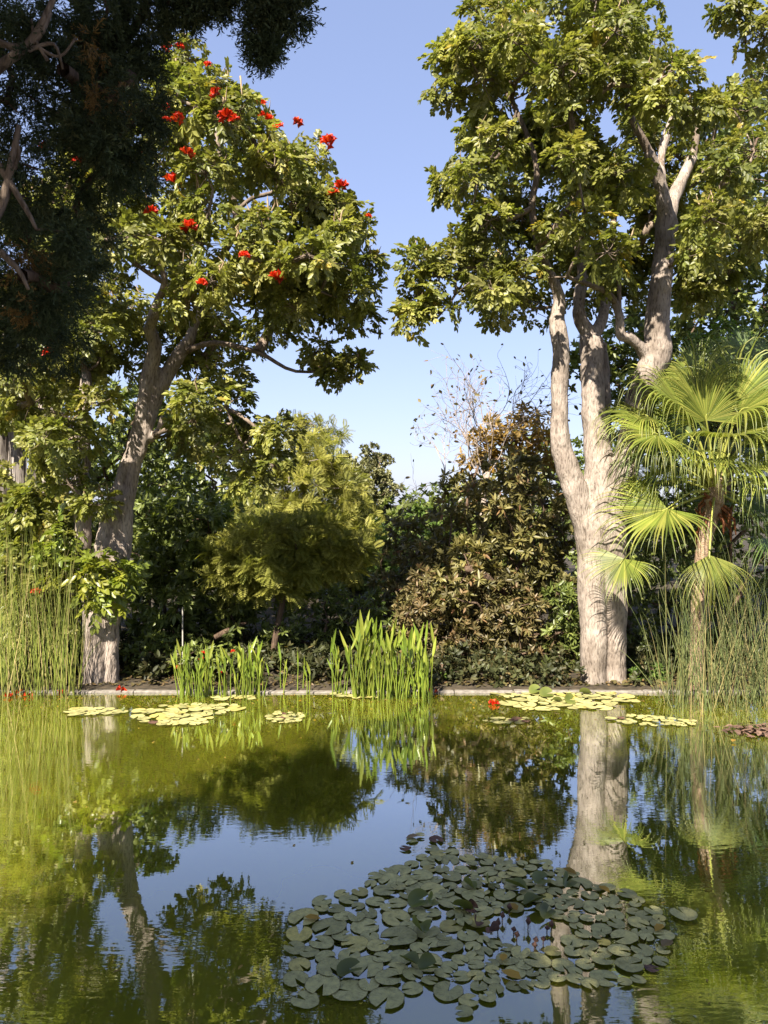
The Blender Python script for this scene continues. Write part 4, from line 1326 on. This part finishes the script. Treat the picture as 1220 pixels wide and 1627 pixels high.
reeds('reed_bed', 'tall sunlit yellow-green reeds at the left edge of the pond', 45, 1103, 75, .4, 250, 1.3, 3.1, 'reed', 1, .10, .0065, .4)
reeds('reed_bed', 'grey-green reeds standing in the water at the right edge', 1150, 1118, 98, .5, 290, .8, 2.8, 'reed_dark', 2, .21, .0058, .6)
reeds('reed_tuft', 'thin straggling stems in front of the leaning left trunk', 128, 1100, 14, .12, 12, .8, 1.9, 'reed', 4, .16, .006, .9)


# ------------------------------------------------------------------ pickerel plants
def pickerel(label, pts, seed, hrange):
    """pts: (px, py_base, number, spread_px)"""
    r = random.Random(seed)
    c = G(pts[0][0], pts[0][1])
    t = thing('pickerel_plant', label, 'water plant', c, 'pickerel plants along the kerb')
    for (px, py, n, spx) in pts:
        for k in range(n):
            p = G(px + r.uniform(-1, 1) * spx, py + r.uniform(-3, 4)); p.z = -.05
            h = r.uniform(*hrange) * (1.0 if r.random() < .7 else .7) * (1.12 - .3 * max(0, (px - 600) / 80) if n > 20 and px > 560 else 1)
            d = Vector((r.gauss(0, .12), r.gauss(0, .1), 1)).normalized()
            b = MB()
            pp = [p]; dd = d.copy()
            for i in range(4):
                dd = (dd + Vector((r.gauss(0, .03), r.gauss(0, .03), .02))).normalized()
                pp.append(pp[-1] + dd * h * .72 / 4)
            tn = r.random()
            b.tube(pp, [.010, .010, .009, .008, .006], 5, tint=tn * .5 + .3, cap=False)
            L = h * r.uniform(.2, .32) + .06; wl = L * r.uniform(.13, .2)
            bd = (dd + Vector((r.gauss(0, .22), r.gauss(0, .2), 0))).normalized()
            sd = bd.cross(Vector((r.gauss(0, .5), -1, 0)).normalized()).normalized()
            nn = sd.cross(bd)
            o = pp[-1]; V = []; m = 6
            for i in range(m + 1):
                s = i / m
                w_ = wl * .52 * (math.sin(math.pi * min(1, s * .9 + .1)) ** .75) * (1 - .35 * s)
                if i == m: w_ = .001
                cc = o + bd * L * s + nn * L * .10 * s * s
                V += [tuple(cc - sd * w_ + nn * w_ * .35), tuple(cc), tuple(cc + sd * w_ + nn * w_ * .35)]
            Fq = []
            for i in range(m):
                a = 3 * i
                Fq += [(a, a + 1, a + 4, a + 3), (a + 1, a + 2, a + 5, a + 4)]
            b.add(V, Fq, tn)
            b.build('leaf', M['pickerel'], t)
    return t


pickerel('low clump of broad-leaved water plants left of the thin leaning trunk', [(350, 1104, 34, 64), (305, 1106, 20, 24), (395, 1102, 24, 24), (345, 1108, 20, 56)], 1, (.5, .95))
pickerel('sparse few stalks of spear-leaved water plant right of the thin leaning trunk', [(482, 1100, 4, 10), (448, 1100, 3, 7)], 2, (.55, .88))
pickerel('tallest dense clump of bright spear-leaved water plants in the middle of the kerb', [(600, 1108, 56, 40), (650, 1108, 54, 34), (575, 1106, 26, 14), (676, 1106, 14, 12), (540, 1104, 11, 12)], 3, (.55, 1.25))


# ------------------------------------------------------------------ water lilies
def pad_mesh(seed, wave=.02, mat='pad', lift=.01):
    r = random.Random(seed)
    n = 15; notch = math.radians(r.uniform(8, 20))
    V = [(-.06, 0, 0)]; T = [0.3]; Fc = []
    ph = r.uniform(0, 6.28); ph2 = r.uniform(0, 6.28)
    for ring, (rad, tt) in enumerate(((.86, .5), (1.0, 1.0))):
        for i in range(n + 1):
            a = notch + (2 * math.pi - 2 * notch) * i / n
            rr = rad * (1 + .03 * math.sin(3 * a + ph) + r.uniform(-.015, .015))
            if i in (0, n): rr *= .97
            z = wave * math.sin(2 * a + ph) + wave * .6 * math.sin(5 * a + ph2) + (lift if ring else 0)
            V.append((rr * math.cos(a), rr * math.sin(a), z * rad)); T.append(tt)
    m = n + 1
    tri = [(0, 1 + i, 2 + i) for i in range(n)]
    quad = [(1 + i, 1 + m + i, 2 + m + i, 2 + i) for i in range(n)]
    b = MB(); b.add(V, tri, T); b.f.append(np.array(quad))
    return b.mesh('lily_pad', M[mat])


PADS = [pad_mesh(i, .012 + .012 * (i % 3), lift=.012 + .01 * (i % 2)) for i in range(7)]
PADS_Y = [pad_mesh(20 + i, .03, 'pad_yellow') for i in range(2)]
PADS_B = [pad_mesh(30 + i, .06, 'pad_brown') for i in range(2)]


def lily(label, poly, n, dia, seed, holes=(), yellow=.02, brown=.03, sizegrad=None, mind=.62, zmax=.018):
    r = random.Random(seed)
    xs = [p[0] for p in poly]; ys = [p[1] for p in poly]
    c = G(sum(xs) / len(xs), sum(ys) / len(ys))
    t = thing('water_lily', label, 'water lily', c, 'water lily patches')
    wp = [tuple(G(*p)[:2]) for p in poly]
    hs = [(tuple(G(h[0], h[1])[:2]), h[2]) for h in holes]
    X = [p[0] for p in wp]; Y = [p[1] for p in wp]
    got = []; tries = 0
    while len(got) < n and tries < n * 150:
        tries += 1
        x, y = r.uniform(min(X), max(X)), r.uniform(min(Y), max(Y))
        if not inpoly(x, y, wp): continue
        if any(math.hypot(x - h[0][0], y - h[0][1]) < h[1] * r.uniform(.8, 1.15) for h in hs): continue
        D = dia * r.uniform(.6, 1.25)
        if sizegrad: D *= sizegrad(x, y)
        k = mind if tries < n * 80 else mind * .8
        if any(math.hypot(x - g[0], y - g[1]) < k * (D + g[2]) * .5 * 1.25 for g in got): continue
        got.append((x, y, D))
    for i, (x, y, D) in enumerate(got):
        q = r.random()
        ms = PADS_Y if q < yellow else (PADS_B if q < yellow + brown else PADS)
        o = bpy.data.objects.new('lily_pad', ms[r.randrange(len(ms))])
        COL.objects.link(o); o.parent = t
        o.location = (x - c.x, y - c.y, .006 + r.random() * zmax)
        o.rotation_euler = (r.gauss(0, .025), r.gauss(0, .025), r.uniform(0, 6.283))
        s = D / 2
        o.scale = (s, s * r.uniform(.9, 1), s)
        if ms is PADS_Y: o['label'] = 'yellowed lily pad'
        if ms is PADS_B: o['label'] = 'dead brown lily pad'
    return t, c, got


main_poly = [(700, 1352), (735, 1356), (800, 1368), (870, 1372), (900, 1385), (950, 1405), (1010, 1425), (1050, 1455), (1060, 1500), (1050, 1535), (1010, 1560), (965, 1575), (900, 1560), (850, 1570), (790, 1575), (760, 1600), (735, 1612), (700, 1580), (640, 1590), (590, 1590), (540, 1580), (480, 1592), (462, 1560), (468, 1520), (455, 1495), (480, 1455), (530, 1420), (580, 1415), (590, 1395), (640, 1375)]
ml, mc, mg = lily('large foreground patch of grey-green lily pads with a gap of open water', main_poly, 235, .19, 5,
     holes=[(835, 1462, .2), (800, 1475, .22), (870, 1480, .22), (840, 1495, .2), (930, 1470, .02)], mind=.72, zmax=.012, brown=.004, sizegrad=lambda x, y: 1.22 if x < .25 and y < 5.9 else (1.0 if x < .7 else .86))
# raised, curled green leaves in the middle of the patch
rl = random.Random(14)


def raised_leaf(parent, c, px, py, sc, yaw, tilt, fold, mat='pad_green', name='raised_leaf', label=None):
    n = 14; V = [(0, 0, 0)]; T = [.3]
    for rad in (.55, 1.0):
        for i in range(n):
            a = .25 + (6.283 - .5) * i / (n - 1)
            x_, y_ = rad * math.cos(a), rad * math.sin(a)
            V.append((x_, y_, fold * y_ * y_ + .08 * math.sin(3 * a) * rad)); T.append(rad)
    tri = [(0, 1 + i, 2 + i) for i in range(n - 1)]
    quad = [(1 + i, 1 + n + i, 2 + n + i, 2 + i) for i in range(n - 1)]
    b = MB(); b.add(V, tri, T); b.f.append(np.array(quad))
    me = b.mesh(name, M[mat])
    o = bpy.data.objects.new(name, me); COL.objects.link(o); o.parent = parent
    g = G(px, py)
    o.location = (g.x - c.x, g.y - c.y, .03 + sc * .3 * abs(math.sin(tilt)))
    o.rotation_euler = (tilt, rl.uniform(-.2, .2), yaw); sc *= .8; o.scale = (sc, sc * .85, sc)
    if label: o['label'] = label
    return o


for px, py, sc, yaw, tilt, fold in [(665, 1440, .11, .2, .55, .5), (685, 1440, .08, 1.2, .9, .6), (735, 1452, .10, 2.9, 1.0, .3), (775, 1412, .08, 1.6, .9, .8), (745, 1415, .08, 2.2, .7, .8), (820, 1415, .12, 2.6, .35, .5), (860, 1405, .11, .5, .35, .3), (850, 1440, .12, 3.6, .3, .5), (900, 1410, .09, 1.0, .7, .9), (665, 1485, .10, 2.0, .5, 1.0), (650, 1535, .09, 2.5, .25, .6), (680, 1545, .09, .4, .3, .9), (868, 1458, .09, .9, .4, .6), (555, 1548, .11, .4, .12, .35)]:
    raised_leaf(ml, mc, px, py, sc, yaw, tilt, fold)
for px, py, sc in [(752, 1452, .07), (755, 1475, .06), (785, 1490, .07)]:
    raised_leaf(ml, mc, px, py, sc, rl.uniform(0, 6), .9, 1.0, 'pad_brown', 'withered_leaf', 'withered brown lily leaf')
# dark submerged buds poking up in the gap
for px, py in [(797, 1465), (808, 1452), (815, 1485), (875, 1480), (862, 1500), (850, 1503), (868, 1482), (848, 1510), (790, 1480), (820, 1495), (838, 1478)]:
    g = G(px, py)
    b = MB(); h = rl.uniform(.05, .10)
    b.tube([g + Vector((0, 0, -.05)), g + Vector((.005, 0, h * .4))], [.004, .004], 4)
    b.tube([g + Vector((.005, 0, h * .4)), g + Vector((.006, 0, h * .65)), g + Vector((.01, 0, h))], [.006, .022, .004], 6)
    b.build('bud', M['pad_brown'], ml)
# far patches
lily('sunlit yellowish patch of lily pads in front of the left pickerel plants', [(205, 1140), (225, 1128), (260, 1122), (330, 1119), (385, 1121), (370, 1132), (335, 1140), (325, 1152), (250, 1152), (222, 1148)], 46, .24, 8, yellow=.08, brown=.04, mind=.55)
lily('thin strip of lily pads beside the reflection of the left trunk', [(102, 1132), (120, 1126), (170, 1127), (200, 1132), (180, 1136), (110, 1136)], 18, .22, 9, yellow=.08)
lily('small round patch of tiny lily pads below the thin leaning trunk', [(425, 1140), (440, 1133), (480, 1134), (488, 1139), (470, 1149), (435, 1150)], 26, .13, 10, yellow=.08)
lf, lfc, _ = lily('dark lily patch with raised leaves below the pale right trunk', [(780, 1102), (830, 1097), (920, 1097), (990, 1104), (1008, 1115), (975, 1120), (960, 1127), (900, 1126), (850, 1130), (800, 1122), (815, 1112)], 60, .27, 11, yellow=.0, mind=.55)
for px, py, sc, yaw, tilt, fold in [(868, 1108, .15, .2, .7, .5), (905, 1118, .14, .6, .9, .4), (930, 1106, .13, 2.6, .6, .6), (885, 1118, .10, 2.9, .7, .5), (850, 1102, .14, .3, .6, .5)]:
    raised_leaf(lf, lfc, px, py, sc, yaw, tilt, fold)
lily('scattered small lily pads right of the pale trunk reflection', [(965, 1144), (1010, 1136), (1080, 1142), (1122, 1150), (1060, 1156), (1000, 1152)], 34, .14, 12, mind=.55)
lily('faint small lily patch left of the pale trunk reflection', [(768, 1146), (790, 1140), (835, 1142), (838, 1148), (800, 1152)], 18, .13, 13, mind=.55)
lily('lily pads around the foot of the left pickerel plants', [(335, 1108), (395, 1105), (400, 1110), (345, 1112)], 8, .2, 15, yellow=.08)
lily('lily pads around the foot of the tall middle pickerel clump', [(530, 1104), (590, 1104), (600, 1110), (545, 1109)], 9, .2, 16, yellow=.08)
lily('three lone lily pads right of the large foreground patch', [(1055, 1452), (1085, 1452), (1118, 1462), (1080, 1470)], 4, .17, 17, mind=.9, brown=0)
lily('few small lily pads drifting above the large foreground patch', [(648, 1328), (670, 1328), (720, 1345), (700, 1356), (640, 1350)], 6, .13, 18, brown=.3, mind=1.3)


# ------------------------------------------------------------------ things floating on the pond
def blossom(px, py, label, sc=.8, n=5):
    g = G(px, py); r = random.Random(int(px * 7 + py))
    b = MB()
    for k in range(n):
        a = r.uniform(0, 6.28); o = g + Vector((math.cos(a), math.sin(a), 0)) * .05 * sc
        d = Vector((math.cos(a), math.sin(a), .5)).normalized(); s = d.orthogonal().normalized(); u = d.cross(s)
        V = []; Fq = []
        for i, (t, rad) in enumerate(((0, .012), (.6, .04), (1, .07))):
            for q in range(6):
                th = q / 6 * 6.283
                V.append(tuple(o + Vector((0, 0, .035 * sc)) + d * .11 * sc * t + (s * math.cos(th) + u * math.sin(th)) * rad * sc * (1 + .3 * (-1) ** q * (i == 2))))
        for i in range(2):
            for q in range(6): Fq.append((i * 6 + q, i * 6 + (q + 1) % 6, i * 6 + 6 + (q + 1) % 6, i * 6 + 6 + q))
        b.add(V, Fq, r.random())
    o = b.build('fallen_blossom', M['red'], origin=g)
    o.location = g
    return tag(o, label, 'flower', 'red blossoms fallen on the pond')


blossom(195, 1099, 'red blossom at the kerb just right of the leaning trunk foot', .65)
blossom(688, 1101, 'red blossom beside the right end of the tall pickerel clump', .5)
blossom(785, 1119, 'red blossom on the water left of the dark far lily patch', .5)
for i, (px, py) in enumerate([(14, 1107), (27, 1102), (46, 1106), (95, 1103)]):
    blossom(px, py, ['red blossom at the far left among the reed feet, by the picture edge', 'small red blossom second from the left among the reeds', 'red blossom among the reeds, third from the left', 'red blossom at the right side of the left reed bed'][i], .5, 4)


def fallen_leaf(px, py, label, mat, sc):
    g = G(px, py); r = random.Random(int(px + py))
    v, f = t_simple(.26, .3, .05)
    b = MB(); a = r.uniform(0, 6.28)
    m = np.array(Matrix.Rotation(a, 3, 'Z')) * sc
    b.inst(v - np.array((.5, 0, 0)), f, m[None], np.array([(g.x, g.y, .03)]), [.8])
    o = b.build('fallen_leaf', M[mat], origin=g); o.location = g
    return tag(o, label, 'leaf', 'leaves fallen on the water')


fallen_leaf(497, 1464, 'curled tan leaf at the left end of the large lily patch', 'gold_leaf', .13)
fallen_leaf(1047, 1480, 'orange leaf at the right side of the large lily patch', 'gold_leaf', .12)
fallen_leaf(1060, 1505, 'pale pinkish leaf at the right lower side of the large lily patch', 'rust_leaf', .14)
fallen_leaf(905, 1389, 'tan leaf at the upper edge of the large lily patch, under the trunk reflection', 'gold_leaf', .14)
fallen_leaf(815, 1446, 'tan leaf at the top of the open gap in the large lily patch', 'gold_leaf', .13)
fallen_leaf(812, 1555, 'long yellowish leaf at the lower edge of the large lily patch', 'gold_leaf', .16)
fallen_leaf(800, 1527, 'small yellow leaf below the open gap in the large lily patch', 'gold_leaf', .10)
fallen_leaf(960, 1418, 'yellow leaf near the upper right edge of the large lily patch', 'gold_leaf', .12)
fallen_leaf(655, 1334, 'brownish leaf drifting alone on the sky reflection', 'rust_leaf', .14)
fallen_leaf(1165, 1180, 'small yellow-green leaf on the dark water at the right edge', 'gold_leaf', .12)

# raft of dead leaves by the right reeds
raft = thing('debris_raft', 'brown raft of dead leaves on the water at the right edge', 'debris', G(1205, 1163))
rs = np.random.RandomState(3)
b = MB(); g0 = G(1205, 1163)
nn = 160
loc = np.array([(g0.x + rs.normal(0, .22), g0.y + rs.normal(0, .12), .015 + abs(rs.normal(0, .02))) for _ in range(nn)])
dr = np.stack([rs.normal(0, 1, nn), rs.normal(0, 1, nn), rs.normal(0, .15, nn)], 1)
b.inst(*T_SIMPLE[1], orient(dr, np.tile((0, 0, 1.), (nn, 1)), .4, rs) * rs.uniform(.08, .16, nn)[:, None, None], loc, rs.uniform(0, 1, nn))
b.build('dead_leaves', M['debris'], raft, kind='stuff')

# small flowering plant with red blossoms behind the left pickerel plants
fp = thing('flowering_shrub', 'low green plant dotted with red flowers behind the left pickerel plants', 'shrub', Vector(((330 - CX) / F * 13.3, 13.3, .04)))
rs = np.random.RandomState(29)
cl = [(np.array(W(px, py, 13.3 + rs.uniform(-.15, .15))), .2) for px, py in [(285, 1060), (300, 1040), (315, 1065), (335, 1045), (350, 1065), (370, 1050), (390, 1066), (325, 1030), (360, 1035)]]
mb = MB(); grow([root_loc(fp) + Vector((0, 0, .1))], cl, mb, .006, .006, rs=rs); mb.build('stems', M['bark_brown'], fp)
leaf_part(fp, 'foliage', rosette_leaves(cl, rs, 10, 6, .12), T_SIMPLE, M['dark_leaf'], rs, 1.)
for k, (px, py) in enumerate([(284, 1060), (322, 1038), (320, 1047), (352, 1070), (370, 1036), (388, 1068)]):
    put_flower(fp, W(px, py, 13.05), .22, k)
# reddish flower caught among the left reeds
put_flower(lt, W(57, 943, 12.9), .5, 1)
# thin pale post
b = MB(); pb = Vector(((290 - CX) / F * 13.5, 13.5, .04))
b.tube([pb, pb + Vector((0, 0, 1.25))], [.011, .011], 8)
o = b.build('post', M['post'], origin=pb)
o.location = pb
tag(o, 'thin pale upright post in the dark shrubs behind the left pickerel plants', 'post')

# small litter drifting on the water
rs = np.random.RandomState(41)
loc = []
while len(loc) < 520:
    if rs.uniform() < .55:
        q = np.array((rs.uniform(-6.5, 6.5), KY - abs(rs.normal(0, .5)) - .03, .006))
    else:
        q = np.array((rs.uniform(-4, 4.5), rs.uniform(4.6, 12), .006))
        if rs.uniform() > .35: continue
    loc.append(q)
nn = len(loc)
dr = np.stack([rs.normal(0, 1, nn), rs.normal(0, 1, nn), np.zeros(nn)], 1)
b = MB()
b.inst(*T_SIMPLE[0], orient(dr, np.tile((0, 0, 1.), (nn, 1)), .15, rs) * rs.uniform(.015, .06, nn)[:, None, None], np.array(loc), rs.uniform(0, 1, nn))
tag(b.build('floating_litter', M['gold_leaf'], kind='stuff'), 'tiny dry leaf bits floating on the pond, thickest along the kerb', 'leaf litter')

# dead leaves lying on the soil behind the kerb
rs = np.random.RandomState(43)
nn = 2600
loc = np.stack([rs.uniform(-7.5, 7.5, nn), KY + .26 + np.abs(rs.normal(0, .75, nn)), .075 + rs.uniform(0, .02, nn)], 1)
dr = np.stack([rs.normal(0, 1, nn), rs.normal(0, 1, nn), rs.normal(0, .18, nn)], 1)
b = MB()
b.inst(*T_SIMPLE[1], orient(dr, np.tile((0, 0, 1.), (nn, 1)), .5, rs) * rs.uniform(.05, .13, nn)[:, None, None], loc, rs.uniform(0, .9, nn))
tag(b.build('fallen_leaves', M['rust_leaf'], kind='stuff'), 'dry brown leaves littering the soil behind the kerb', 'leaf litter')
